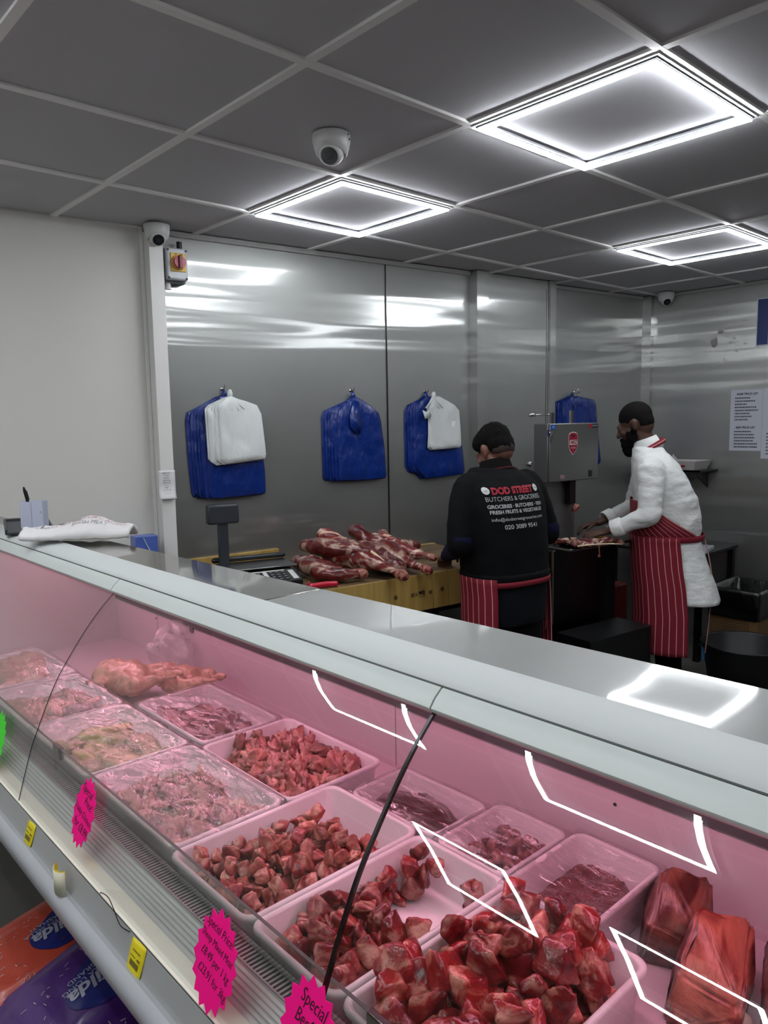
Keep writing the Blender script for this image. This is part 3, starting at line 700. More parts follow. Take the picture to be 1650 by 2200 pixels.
# ------------------------------------------------------------------ price stars, tickets
pinkstar = mat('neon_pink', (1.0, .004, .25, 1), .7, spec=.2); greenstar = mat('neon_green', (.06, .75, .03, 1), .6)
ink = mat('marker_ink', '#20040f', .6)
def glass_at(z):
    for (a, c) in zip(GPs, GPs[1:]):
        if c[1] <= z <= a[1]:
            t = (z-c[1])/(a[1]-c[1]+1e-9); return c[0]+(a[0]-c[0])*t, Vector((a[0]-c[0], 0, a[1]-c[1])).normalized()
    return GPs[-1][0], Vector((0, 0, 1))
def star(y, z, rr, lines, label, m=pinkstar, rot=0, mult=(1, 1), ts=(.62, .86)):
    x, up_ = glass_at(z); nrm = Vector((-up_.z, 0, up_.x))
    ax = Vector((0, -1, 0)); F = frame(Vector((x, y, z))+nrm*.008, ax, up_) @ Matrix.Rotation(rot, 4, 'Z')
    b = B(); n = 16; V = []
    pts = []
    for k in range(2*n):
        q = rr*(1.0 if k % 2 == 0 else .84); a = PI*k/n+.1; pts.append((q*math.cos(a)*mult[0], q*math.sin(a)*mult[1]))
    rings(b, [[(px, py, zz) for px, py in pts] for zz in (-.0004, .0004)])
    o = obj('price_star', b, m, None); o.matrix_world = F; tag(o, label, 'price tag', 'star-shaped neon price cards stuck to the glass')
    for (s, size, px, py, an) in lines:
        q = textmesh(s, size, ink, o, Matrix.Diagonal((ts[0], ts[1], 1, 1)) @ Matrix.Translation((px, py, .0009)) @ Matrix.Rotation(an, 4, 'Z'), 'handwriting', shear=.3, bold=-.0001)
    return o
star(-.830, .882, .072, [('Special', .026, -.004, .043, -.12), ('Price!', .024, .018, .020, -.12), ('3 baby Chicken', .020, -.002, -.004, -.14), ('for £8.99', .026, .0, -.030, -.12)],
     'smaller neon pink star card about baby chickens, left of the larger one', rot=0, mult=(.62, .86))
star(-1.305, .858, .078, [('Special Price!', .021, .002, .045, -.10), ('Sheep Mixed Meat', .0175, 0, .022, -.12), ('£8.49 per 1 kg', .020, .003, -.002, -.12), ('£23.91 for 3kg', .020, .003, -.028, -.12)],
     'larger neon pink star card about sheep mixed meat above the yellow ticket', rot=.03, mult=(.68, .86))
star(-1.507, .875, .074, [('Special', .028, .004, .040, -.12), ('Beef', .028, -.018, .014, -.12), ('£9.99 per kg', .020, 0, -.02, -.12)], 'neon pink star card about beef cut by the bottom edge', rot=.06, mult=(.70, .86))
star(-.315, .862, .06, [('£5.99', .026, 0, .01, -.1)], 'neon green star card cut by the left edge of the photo', greenstar, mult=(.9, 1.1))
yel = mat('ticket_yellow', '#e0cf1e', .5); yelink = mat('ticket_ink', '#6b5f10', .6)
def ticket(y, label, lean=0, wd=.036, ht=.043):
    up_ = Vector((-.7485+.7625, 0, .789-.747)).normalized(); nrm = Vector((-up_.z, 0, up_.x))
    F = frame(Vector((-.7565, y, .7675))+nrm*.003, (0, -1, 0), up_)
    b = B(); R = []
    for k in range(7):
        yy = -ht/2+ht*k/6; R.append([(-wd/2+wd*i/4, yy, .0016*math.sin(i*.8+k*.4)) for i in range(5)])
    rings(b, R, close=False, cap=False); o = obj('price_ticket', b, yel, None, smooth=True); o.modifiers.new('s', 'SOLIDIFY').thickness = .0005; o.matrix_world = F
    b = B(); bx(b, -.013, .012, -.012, -.004, .0022, .0026); bx(b, -.012, .012, .010, .0112, .0022, .0026); bx(b, -.016, 0, .001, .002, .0022, .0026); bx(b, .006, .015, .0, .003, .0022, .0026); obj('print', b, yelink, o)
    return tag(o, label, 'price ticket', 'yellow tickets on the price rail')
ticket(-.615, 'small yellow price ticket on the rail left of the curled one')
ticket(-1.108, 'yellow price ticket on the rail nearest the viewer', wd=.042, ht=.048)
b = B(); R = []
for k in range(9):
    a = -.4+k*.33; R.append([(.016*math.sin(a)-.006, .016*(1-math.cos(a))-.010, zz) for zz in (-.024, .024)])
b2 = B(); 
for k in range(9):
    a = PI*k/8; R[k] = [(-.772-.0+.0-.012*math.sin(a), -.828+.020*math.cos(a), zz) for zz in (.752, .797)]
rings(b2, R, close=False, cap=False); o = obj('price_ticket', b2, mat('ticket_back', '#d9d7bd', .5), None, smooth=True); o.modifiers.new('s', 'SOLIDIFY').thickness = .0006
tag(o, 'curled ticket showing its white back between the two flat yellow ones', 'price ticket', 'yellow tickets on the price rail')
b = B(); R = [[(-.7705-.0105*math.sin(PI*k/8), -.828+.0185*math.cos(PI*k/8), zz) for zz in (.784, .7985)] for k in range(9)]
rings(b, R, close=False, cap=False); obj('yellow_inside', b, yel, o)

# ------------------------------------------------------------------ rice bags at the foot of the counter
def ricebag(loc, rot, sz, m, label, words, blue=True, seed=0):
    b = B(); ell(b, (0, 0, 0), (1, 1, 1), None, 5)
    for v in b.verts:
        p = v.co; q = Vector([math.copysign(abs(c)**e, c) for c, e in zip(p, (.36, .36, .6))])
        e = max(abs(q.x), abs(q.y)); q.z *= 1-.25*e**4
        nn = noise.noise(Vector((p.x*3+seed, p.y*3, p.z)))*.12+(1-2*abs(noise.noise(Vector((p.x*5+seed, p.y*4, p.z)))))*.06
        v.co = Vector((q.x*sz[0]*(1+nn*.4), q.y*sz[1]*(1+nn*.4), q.z*sz[2]*(1+nn)))
    o = obj('rice_bag', b, m, None, smooth=True); o.location = loc; o.rotation_euler = rot
    tag(o, label, 'rice bag', 'big printed rice bags stacked under the counter front')
    bm_ = bmesh.new(); bm_.from_mesh(o.data); bvh = BVHTree.FromBMesh(bm_)
    def drape(q, lift=.0012):
        for v in q.data.vertices:
            h = bvh.ray_cast(Vector((v.co.x, v.co.y, 1)), Vector((0, 0, -1)))
            if h[0]: v.co.z = h[0].z+lift
    # blue teardrop badge
    pts = []
    for k in range(40):
        a = 2*PI*k/40; r = .062+.06*max(0, math.cos(a+PI*.75))**5; pts.append((r*math.cos(a), r*math.sin(a)*1.05))
    b = B(); c0 = b.verts.new((.0, 0, 0)); last = None; G = []
    for s in (.25, .5, .75, 1): G.append([b.verts.new((x*s, y*s, 0)) for x, y in pts])
    for i in range(40): b.faces.new((c0, G[0][i], G[0][(i+1) % 40]))
    for a_, c_ in zip(G, G[1:]):
        for i in range(40): b.faces.new((a_[i], c_[i], c_[(i+1) % 40], a_[(i+1) % 40]))
    for v in b.verts: v.co.x = v.co.x*1.0+words[3]; v.co.y += words[4]
    q = obj('blue_badge', b, mat('bag_blue', '#1d2568', .3, coat=.3), o, smooth=True); drape(q)
    silver = mat('silver_print', '#b9bccb', .3, .4)
    T = textmesh(words[0], .052, silver, o, Matrix.Translation((words[3]+.0, words[4]-.012, 0)) @ Matrix.Rotation(words[5], 4, 'Z'), 'lettering', shear=.25, bold=.0015); drape(T, .0026)
    T = textmesh(words[1], .019, silver, o, Matrix.Translation((words[3]+.0, words[4]-.012, 0)) @ Matrix.Rotation(words[5], 4, 'Z') @ Matrix.Translation((0, -.034, 0)), 'lettering'); drape(T, .0026)
    b = B(); r = random.Random(seed)
    for k in range(70):
        a = r.uniform(0, 2*PI); d = r.uniform(.10, .15); L = r.uniform(.006, .014)
        box(b, (words[3]+d*math.cos(a), words[4]+d*math.sin(a), 0), (L, .0016, .0003), Matrix.Rotation(r.uniform(0, PI), 3, 'Z'))
    for i in range(22):
        for j in range(6): box(b, (words[3]+.10+.009*i*.6, words[4]+.08+.006*i*.5+.007*j, 0), (.007, .001, .0003), Matrix.Rotation(.9, 3, 'Z'))
    q = obj('grain_print', b, mat('print_pale', '#b8a7b0', .5), o); drape(q, .0018)
    bm_.free(); return o
orange = mat('bag_orange', '#b4442c', .35, bump=.4, bscale=9, coat=.3, var=['#a63a28', '#b9532a'], vscale=4)
purple = mat('bag_purple', '#47216b', .3, bump=.4, bscale=9, coat=.35, var=['#3f1c62', '#56258a'], vscale=4)
ricebag((-.70, -.405, .355), (.10, .16, math.radians(183)), (.20, .155, .055), orange, 'orange rice bag with blue badge, behind the purple one', ['Tilda', 'GOLDEN SELLA\n   BASMATI', '', -.045, .040, 0], seed=3)
ricebag((-.650, -.655, .390), (.12, .20, math.radians(186)), (.20, .165, .055), purple, 'purple rice bag with blue badge and a seal, lying in front', ['Tilda', 'EXTRA LONG\n  GRAND', '', .020, 0.050, 0], seed=9)
ricebag((-.72, -.58, .215), (.0, .05, math.radians(186)), (.22, .17, .055), orange, 'orange rice bag lying lower, under the purple one', ['Tilda', 'SELLA', '', .0, .0, 0], seed=12)
ricebag((-.74, -.52, .085), (.0, 0, math.radians(180)), (.23, .18, .065), purple, 'rice bag at the bottom of the stack on the floor', ['Tilda', 'GRAND', '', .0, .0, 0], seed=15)

# ------------------------------------------------------------------ things on the counter top, left end
b = B(); bx(b, -.13, .20, -.07, .07, 0, .008); bx(b, -.13, .20, -.07, -.062, 0, .016); bx(b, -.13, .20, .062, .07, 0, .016); bx(b, .192, .20, -.07, .07, 0, .016)
o = obj('card_tray', b, dark_plastic, None, bevel=.002); o.location = (-.40, .44, 1.2515); o.rotation_euler = (0, 0, math.radians(75)); tag(o, 'flat dark tray on the counter end under the pale pen box', 'tray')
b = B(); bx(b, -.055, .055, -.06, .06, 0, .010); bx(b, -.03, .075, -.03, .03, .010, .014); o = obj('card_reader', b, black_plastic, None, bevel=.003); o.location = (-.365, .305, 1.2515); o.rotation_euler = (0, 0, .5)
tag(o, 'flat black pad between the pen box and the paper bag', 'pad')
b = B(); prof = [(0, .085), (.0, .085)]
def openbox(b, a, c, h, th):
    R = [rrect(-a, a, -c, c, .003, 0, 2), rrect(-a, a, -c, c, .003, h, 2), rrect(-a+th, a-th, -c+th, c-th, .002, h, 2), rrect(-a+th, a-th, -c+th, c-th, .002, .003, 2)]
    rings(b, R)
openbox(b, .036, .024, .085, .0015); o = obj('pen_box', b, mat('card_pale', '#bcc2d4', .5), None); o.location = (-.395, .385, 1.2605); o.rotation_euler = (0, 0, math.radians(-38)); tag(o, 'pale grey-blue card box holding the pen, on the counter end', 'box')
b = B(); bx(b, -.0005, .0005, -.0247, -.0243, .002, .083); bx(b, .026, .031, -.0247, -.0243, .050, .053); obj('fold_line', b, mat('fold', '#7f8699', .6), o)
t = empty('pen', 'black ballpoint pen standing in the pale box', 'pen', (-.397, .387, 1.268)); t.rotation_euler = (.10, -.22, 0)
b = B(); tube(b, [(0, 0, 0), (0, 0, .085)], .0038, 10); obj('barrel', b, mat('pen_clear', '#b8b8b0', .3), t, smooth=True)
b = B(); tube(b, [(0, 0, .082), (0, 0, .115), (0, 0, .127)], [.0048, .0052, .003], 12); box(b, (.006, 0, .100), (.0015, .003, .03)); obj('cap', b, black_plastic, t, smooth=True)
# paper carrier bag
b = B(); nx, ny = 40, 16; V = []
for i in range(nx+1):
    row = []
    for j in range(ny+1):
        u = i/nx; v = j/ny; x = -.155+.31*u; y = (-.060+.12*v)*(1-.35*max(0, u-.75)*2-.3*max(0, .12-u)*4)
        z = .016+.040*math.sin(PI*v)**.7*(.55+.7*math.exp(-((u-.62)/.2)**2))+.007*noise.noise(Vector((u*9, v*6, 1)))+.005*abs(noise.noise(Vector((u*22, v*9, 4))))
        if v < .05 or v > .95: z = .012+.004*noise.noise(Vector((u*12, v, 2)))
        row.append((x, y, z))
    V.append(row)
rings(b, V, close=False, cap=False)
o = obj('paper_bag', b, mat('paper_white', '#dcdad9', .5), None, smooth=True); sm = o.modifiers.new('s', 'SOLIDIFY'); sm.thickness = .012; sm.offset = -1
o.location = (-.380, .045, 1.2535); o.rotation_euler = (0, 0, math.radians(62-90)); tag(o, 'crumpled white paper bag with pink lettering lying on the counter', 'paper bag')
o.rotation_euler = (0, 0, math.radians(-40))
bm_ = bmesh.new(); bm_.from_mesh(o.data); bv = BVHTree.FromBMesh(bm_)
def drape_on(q, bv, lift=.0012, axis=2, sgn=1, start=1.0):
    for v in q.data.vertices:
        p = v.co.copy(); p[axis] = start*sgn; d = Vector((0, 0, 0)); d[axis] = -sgn
        h = bv.ray_cast(p, d)
        if h[0]: v.co[axis] = h[0][axis]+lift*sgn
pk = mat('pale_pink_print', '#c7a3ab', .5)
for s, sz, px, py in (('LONDON DRY AGED', .022, .03, -.006), ('BUTCHERS', .028, .045, .018), ('FRESH MEAT', .018, .04, -.030)):
    q = textmesh(s, sz, pk if sz > .02 else mat('grey_print', '#8d8a8e', .5), o, Matrix.Translation((px, py, 0)), 'lettering'); drape_on(q, bv)
b = B()
for k in range(4): box(b, (-.12+.018*k, -.005, 0), (.006, .05, .0003), Matrix.Rotation(.5-.3*k, 3, 'Z'))
q = obj('print', b, mat('grey_print', '#8d8a8e', .5), o); drape_on(q, bv); bm_.free()
# blue plastic box behind the counter, by the pillar
b = B(); wbox(b, .215, .315, .085, .16, 1.0, 1.102); o = obj('blue_box', b, mat('box_blue', '#4a62ad', .35, coat=.3), None, bevel=.003); tag(o, 'small blue box behind the counter at the foot of the white pillar', 'box')
b = B(); wbox(b, .20, .33, .02, .20, 0, 1.0); tag(obj('service_cabinet', b, mat('cab_grey', '#8d8f90', .5), None, bevel=.004), 'narrow grey cabinet standing against the white wall, carrying the blue box', 'cabinet')
o.data.transform(Matrix.Identity(4))
b = B(); tube(b, [W(.25, .163, 1.095), W(.265, .163, 1.06), W(.29, .163, 1.01)], .0015, 6); obj('white_string', b, white_paint, o)

# ------------------------------------------------------------------ carrier bags on hooks
bagblue = mat('bag_plastic_blue', '#062874', .3, bump=1, bscale=10, bd=.03, coat=.25, stretch=(1, 1, .5), dist=1); bagwhite = mat('bag_plastic_white', '#d3d8d6', .4, bump=.8, bscale=9, bd=.02, coat=.15, stretch=(1, 1, .5))
def bagbundle(outline, m, layers, d0, label, knot, seed, step=.0075, flap=None):
    """stack of carrier bag sheets hanging from a knot; outline in wall coordinates (s, z)"""
    r = random.Random(seed)
    base = W(knot[0], 0, knot[1])
    t = empty('carrier_bags', label, 'carrier bags', base, -WA, 'carrier bag bundles hung on the steel wall')
    for L in range(layers):
        f = L/(max(1, layers-1)); d = d0+step*L; dx = -.004*(layers-1-L)*1.2+r.uniform(-.003, .003); dz = r.uniform(-.006, .006)
        P = [(s+dx*(1 if z < knot[1]-.06 else .2)+(.009*L*(layers > 3) if s < knot[0]-.05 else 0), z+dz*(1 if z < knot[1]-.2 else 0)) for s, z in outline]
        cs, cz = knot[0], knot[1]-.22
        b = B(); n = 7; grid = []
        # rings from the outline towards the centre give the sheet a padded, wrinkled face
        def pt(s, z, k, side):
            q = Vector((s*9+seed, z*6, L)); w_ = .007*noise.noise(q*1.1)+.006*(1-2*abs(noise.noise(Vector((s*11+z*5+seed, z*7-s*4, L*3)))))
            return (s-knot[0], -(d+side*(.0035*k)+w_*k), z-knot[1])
        PP = [tuple(a_+(c_-a_)*k_/4 for a_, c_ in zip(A_, C_)) for A_, C_ in zip(P, P[1:]+P[:1]) for k_ in range(4)]
        for side in (1, -1):
            R = []
            ks = (0, .02, .06, .14, .28, .45, .62, .8, .93) if side == 1 else (0, .5)
            for q in ks:
                k = min(1, q*7)
                R.append([pt(s+(cs-s)*q, z+(cz-z)*q, k, side) for s, z in PP])
            rings(b, R if side == 1 else R[::-1], cap=False)
            ring_ = R[-1]; vs = [b.verts.new(p) for p in ring_]; cv = b.verts.new(pt(cs, cz, 1, side))
            for i in range(len(vs)): b.faces.new((vs[i], vs[(i+1) % len(vs)], cv))
        bmesh.ops.remove_doubles(b, verts=b.verts, dist=.0004)
        obj('bag_sheet', b, m, t, smooth=True)
    b = B(); ell(b, (0, -(d0+.012), .002), (.013, .011, .022), None, 3)
    for v in b.verts: v.co += v.co.normalized()*.005*noise.noise(v.co*90)
    for k in range(5):
        a = -.9+.45*k; tube(b, [(0, -(d0+.014), -.01), (.10*math.sin(a)*.8, -(d0+step*layers+.002), -.055-.02*math.cos(a))], [.007, .0025], 8)
    obj('knot', b, m, t, smooth=True)
    if flap:
        b = B(); R = [[(s-knot[0], -(d0+step*layers+.006+.003*i), z-knot[1]) for i, (s, z) in enumerate(fl)] for fl in flap]
        rings(b, R, close=False, cap=False); q = obj('handle_flap', b, m, t, smooth=True); q.modifiers.new('s', 'SOLIDIFY').thickness = .0012
    return t
def hook(s, z, label, two=False):
    b = B()
    for q in ((-.012, .012) if two else (0,)):
        tube(b, [W(s+q, 0, z), W(s+q, .028, z-.004), W(s+q, .036, z+.004), W(s+q, .036, z+.016)], .0028, 8)
        cyl(b, W(s+q, .003, z), .009, .009, .004, 12, Matrix((WU, Vector((0, 0, 1)), WN)).transposed().to_3x3())
        ell(b, W(s+q, .036, z+.018), (.0042, .0042, .0042), None, 2)
    tag(obj('wall_hook', b, chrome, None, smooth=True), label, 'hook', 'small chrome hooks on the steel wall')
blueA = [(0.715, 1.720), (0.683, 1.714), (0.616, 1.679), (0.557, 1.640), (0.549, 1.6), (0.552, 1.42), (0.562, 1.26), (0.57, 1.238), (0.619, 1.232), (0.76, 1.233), (0.895, 1.238), (0.903, 1.25), (0.902, 1.354), (0.89, 1.48), (0.882, 1.595), (0.866, 1.641), (0.80, 1.685), (0.747, 1.708)]
whiteA = [(0.722, 1.715), (0.697, 1.708), (0.622, 1.675), (0.614, 1.655), (0.617, 1.55), (0.62, 1.415), (0.65, 1.395), (0.78, 1.402), (0.890, 1.412), (0.895, 1.43), (0.886, 1.53), (0.876, 1.63), (0.855, 1.672), (0.80, 1.69), (0.758, 1.701)]
blueB = [(1.445, 1.72), (1.408, 1.694), (1.296, 1.645), (1.282, 1.61), (1.282, 1.45), (1.284, 1.29), (1.295, 1.278), (1.46, 1.272), (1.630, 1.274), (1.638, 1.29), (1.628, 1.45), (1.607, 1.587), (1.595, 1.63), (1.54, 1.672), (1.491, 1.7)]
blueC = [(1.938, 1.725), (1.905, 1.705), (1.825, 1.675), (1.818, 1.64), (1.818, 1.5), (1.82, 1.335), (1.84, 1.302), (1.897, 1.283), (1.925, 1.257), (2.07, 1.262), (2.205, 1.269), (2.218, 1.29), (2.205, 1.40), (2.186, 1.497), (2.170, 1.62), (2.134, 1.670), (2.05, 1.70), (1.977, 1.722)]
whiteC = [(1.965, 1.725), (1.953, 1.706), (1.93, 1.66), (1.940, 1.60), (1.940, 1.50), (1.934, 1.43), (1.956, 1.414), (2.06, 1.417), (2.160, 1.421), (2.172, 1.435), (2.165, 1.55), (2.157, 1.642), (2.12, 1.675), (2.063, 1.70), (2.01, 1.722)]
blueD = [(3.210, 1.735), (3.18, 1.722), (3.09, 1.697), (3.082, 1.67), (3.084, 1.45), (3.084, 1.29), (3.10, 1.272), (3.242, 1.254), (3.36, 1.258), (3.505, 1.263), (3.522, 1.285), (3.500, 1.42), (3.478, 1.547), (3.462, 1.68), (3.44, 1.712), (3.35, 1.722), (3.262, 1.735)]
hook(.712, 1.752, 'chrome wall hook above the leftmost blue and white bags'); hook(1.445, 1.752, 'chrome wall hook above the bundle of only blue bags in the middle'); hook(1.95, 1.752, 'chrome wall hook right of the vertical wall seam'); hook(3.235, 1.760, 'double chrome wall hook above the bags behind the bandsaw', True)
bagbundle(blueA, bagblue, 6, .006, 'large blue carrier bags hanging behind white ones, leftmost on the wall', (.715, 1.722), 1)
bagbundle(whiteA, bagwhite, 5, .060, 'white carrier bags hanging in front of the leftmost blue ones', (.722, 1.722), 2, .006)
bagbundle(blueB, bagblue, 6, .006, 'blue carrier bags with a dangling handle, hanging alone left of the wall seam', (1.448, 1.722), 3, flap=[[(1.43, 1.70), (1.40, 1.62), (1.40, 1.56), (1.43, 1.53)], [(1.46, 1.69), (1.46, 1.62), (1.47, 1.57), (1.46, 1.52)]])
bagbundle(blueC, bagblue, 5, .006, 'blue carrier bags hanging behind small white ones, right of the wall seam', (1.945, 1.725), 4)
bagbundle(whiteC, bagwhite, 3, .052, 'small white carrier bags hanging in front of blue ones, nearest the door post', (1.965, 1.725), 5, .005, flap=[[(1.95, 1.66), (1.90, 1.635), (1.872, 1.645)], [(1.95, 1.62), (1.91, 1.60), (1.89, 1.594)]])
for q in bagbundle(blueD, bagblue, 5, -.040, 'blue carrier bags hanging on the far steel wall behind the bandsaw', (3.235, 1.738), 6, .008).children: pass

# ------------------------------------------------------------------ butcher block table
TZ = .872
t = empty('butcher_block_table', 'thick light wood butcher block table standing along the steel wall', 'table', W(1.2, .35, 0), -WA)
def tb(b, s0, s1, d0, d1, z0, z1, mi=0): bx(b, s0-1.2, s1-1.2, -(d1-.35), -(d0-.35), z0, z1, mi)
wood = mat('block_wood', '#a98b49', .55, bump=.1, bscale=30, var=['#b29552', '#a08242', '#ab8d4a'], vscale=2.2, stretch=(7, 1, .5))
woodtop = mat('block_top', '#5e4a33', .5, bump=.2, bscale=12, var=['#77603f', '#4d3b2a', '#6b5540'], vscale=4, stretch=(.6, 4, 1))
for s0, s1 in ((.46, .92), (.922, 1.438), (1.440, 1.533), (1.535, 1.98)):
    b = B(); tb(b, s0, s1, .02, .70, .697, TZ, 0); o = obj('wood_block', b, [wood, woodtop], t, bevel=.003)
    for f in o.data.polygons:
        if f.normal.z > .7: f.material_index = 1
dk = mat('plug_dark', '#5d4823', .6)
for s, z in ((1.215, .783), (1.312, .780), (1.418, .780), (1.49, .785)): b = B(); cyl(b, (s-1.2, -.3505, z), .0105, .0105, .003, 20, rotx); obj('bolt_plug', b, dk, t)
textmesh('MEJ', .024, black_plastic, t, frame((1.365-1.2, -.3520, .785), (1, 0, 0), (0, 0, 1)), 'lettering', bold=.0006)
textmesh('TRADING', .008, black_plastic, t, frame((1.368-1.2, -.3520, .768), (1, 0, 0), (0, 0, 1)), 'lettering')
b = B()
for a in range(4): box(b, (1.333-1.2+.0045*math.cos(PI/4+a*PI/2), -.352, .781+.0065*math.sin(PI/4+a*PI/2)), (.011, .0006, .0022), Matrix.Rotation((1 if a % 2 else -1)*.96, 3, 'Y'))
obj('diamond_mark', b, black_plastic, t)
b = B(); tb(b, .46, .98, 0, .02, .80, .950); obj('backboard', b, wood, t, bevel=.003)
b = B(); tb(b, .46, 1.98, .02, .055, TZ-.0, TZ+.004); obj('back_strip', b, mat('pale_wood', '#a58b59', .5), t)
st = mat('stand_steel', '#4a4c4e', .35, 1)
b = B(); tb(b, .46, 1.98, .04, .68, .672, .697); obj('stand_frame', b, st, t)
b = B(); tb(b, .48, 1.96, .06, .66, .25, .265); obj('lower_shelf', b, st, t)
for s in (.50, 1.94):
    for d in (.08, .64):
        b = B(); tb(b, s-.02, s+.02, d-.02, d+.02, 0, .672); obj('leg', b, st, t)

# ------------------------------------------------------------------ scale
t = empty('shop_scale', 'black shop scale with pole display and keypad, left end of the block table', 'scale', W(.70, .36, TZ), -WA-math.radians(9))
b = B(); bx(b, -.155, .155, -.10, .13, .008, .055); obj('base', b, black_plastic, t, bevel=.006)
b = B(); bx(b, -.165, .165, -.055, .145, .066, .074); bx(b, -.02, .02, 0, .05, .055, .066); obj('weighing_plate', b, mat('scale_plate', '#7a7c7d', .3, 1), t, bevel=.003)
b = B(); tube(b, [(-.165, .15, .088), (.165, .15, .088)], .013, 12); obj('plate_rail', b, black_plastic, t, smooth=True)
b = B(); rings(b, [[(x, -.10, .068), (x, -.10, .03), (x, -.225, .006), (x, -.225, .040)] for x in (-.13, .13)]); kp = obj('keypad', b, black_plastic, t, bevel=.003)
tilt = Matrix.Rotation(math.atan2(.028, .125), 3, 'X'); nrm = tilt @ Vector((0, 0, 1))
def kpt(x, v, l=0): return Vector((x, -.225, .040))+tilt @ Vector((0, v, 0))+nrm*l
b = B()
for i in range(7):
    for j in range(4):
        if i in (3,): continue
        box(b, kpt(-.095+.027*i, .022+.024*j, .0016), (.021, .017, .002), tilt)
obj('keys', b, mat('key_dark', '#25282b', .5), kp, bevel=.0008)
b = B(); box(b, kpt(-.095+.027*3, .058, .0012), (.018, .10, .0012), tilt); box(b, kpt(.105, .06, .001), (.024, .095, .001), tilt); box(b, kpt(-.02, .114, .001), (.20, .010, .001), tilt); obj('key_labels', b, mat('label_white', '#c9c9c6', .5), kp)
b = B()
for i in range(7):
    for j in range(4):
        if i != 3: box(b, kpt(-.095+.027*i, .022+.024*j, .0029), (.008, .003, .0004), tilt)
obj('key_print', b, mat('label_white', '#c9c9c6'), kp)
b = B(); bx(b, -.150, -.105, .10, .128, .03, .275); p_ = obj('display_post', b, dark_plastic, t, bevel=.004)
b = B(); bx(b, -.20, -.055, .088, .135, .262, .352); dsp = obj('display', b, dark_plastic, t, bevel=.010)
b = B(); bx(b, -.19, -.065, .135, .137, .275, .335); obj('screen', b, mat('lcd', '#3c463c', .2), dsp)
for sx in (-.14, .14):
    for sy in (-.08, .11):
        b = B(); cyl(b, (sx, sy, .004), .012, .012, .008, 12); obj('foot', b, rubber, t)

# ------------------------------------------------------------------ legs of meat on the block
def meatleg(A, Bp, r0, r1, label, end=True, seed=0, bend=.02, bulge=None, hz=.0):
    A = W(*A); Bp = W(*Bp); d = (Bp-A); L = d.length; dn = d.normalized(); sd = dn.cross(Vector((0, 0, 1))).normalized()
    pts = []; rad = []
    for k in range(11):
        u = k/10; p = A.lerp(Bp, u)+sd*bend*math.sin(PI*u)+Vector((0, 0, hz*math.sin(PI*u)))
        pr = bulge or [(0, .62), (.12, .95), (.3, 1.0), (.5, .72), (.65, .45), (.8, .24), (.92, .20), (1, .26)]
        for (a, ra), (c, rc) in zip(pr, pr[1:]):
            if a <= u <= c: q = ra+(rc-ra)*(u-a)/(c-a); break
        pts.append(p); rad.append(r0*q)
    b = B(); tube(b, pts, rad, 18, flat=((0, 0, 1), .8))
    me = remesh(b, .006, 3, (.010, 13, (1, 1, 1)))
    t = bpy.data.objects.new('leg_of_meat', me); link(t); me.materials.append(leg_m)
    tag(t, label, 'leg of meat', 'legs of meat piled on the block table')
    if end:
        b = B(); tube(b, [pts[-1]-dn*.030, pts[-1]-dn*.008, pts[-1]+dn*.006], [rad[-1]*.95, rad[-1]*1.12, rad[-1]*1.0], 14)
        for v in b.verts: v.co += sd*.004*noise.noise(v.co*60)+Vector((0, 0, .004*noise.noise(v.co*50)))
        obj('shank_end', b, leg_end, t, smooth=True)
    if seed == 1:
        up2 = (Vector((0, 0, 1))-sd*.9).normalized(); b = B(); tube(b, [pts[i]+up2*rad[i]*k for i, k in ((4, .70), (5, .72), (6, .76), (7, .78), (8, .72))], [.020, .030, .026, .018, .008], 12, flat=(up2, .35)); obj('fat_cover', b, fat, t, smooth=True)
    return t
meatleg((1.08, .30, .985), (1.185, .80, .905), .088, .02, 'leg of meat with long pale shank sticking out over the block edge, left of two', seed=1, bend=-.02)
meatleg((1.36, .34, .960), (1.345, .775, .905), .078, .02, 'leg of meat whose red shank end reaches the block edge, right of two', seed=2)
meatleg((1.27, .36, .968), (1.25, .67, .915), .062, .02, 'thick rounded meat piece between the two long shanks', False, 3, bulge=[(0, .8), (.3, 1), (.7, .95), (1, .75)])
meatleg((.90, .55, .915), (1.06, .66, .908), .046, .02, 'small short shank lying in front of the pile by the red knife', True, 4, bulge=[(0, .8), (.4, 1), (.8, .6), (1, .5)])
meatleg((.93, .32, .93), (.99, .56, .915), .062, .02, 'dark flat leg piece at the left edge of the pile', False, 5, bulge=[(0, .6), (.4, 1), (.8, .8), (1, .5)])
meatleg((1.11, .26, 1.035), (1.17, .42, .975), .058, .02, 'knobbly leg top sticking up at the left of the pile', False, 6, bulge=[(0, .75), (.4, .9), (1, .9)])
meatleg((1.29, .26, 1.040), (1.33, .40, .985), .048, .02, 'knobbly leg top sticking up at the middle of the pile', False, 7, bulge=[(0, .85), (.4, .8), (1, .9)])
meatleg((1.47, .24, 1.005), (1.43, .42, .955), .052, .02, 'upright leg end behind the right part of the pile', False, 8, bulge=[(0, .6), (.4, .8), (1, 1)])
meatleg((1.47, .22, .935), (1.71, .20, .915), .046, .02, 'dark leg lying flat at the back right of the pile', False, 9, bulge=[(0, .9), (.5, 1), (1, .8)])
meatleg((1.00, .28, 1.00), (1.16, .55, .985), .060, .02, 'leg piece lying slantwise on top at the left of the pile', False, 10, bulge=[(0, .7), (.4, 1), (.8, .8), (1, .5)])
meatleg((1.38, .30, .985), (1.50, .62, .925), .055, .02, 'leg piece with a cut end on top at the right of the pile', True, 11, bulge=[(0, .8), (.3, 1), (.7, .6), (1, .3)])
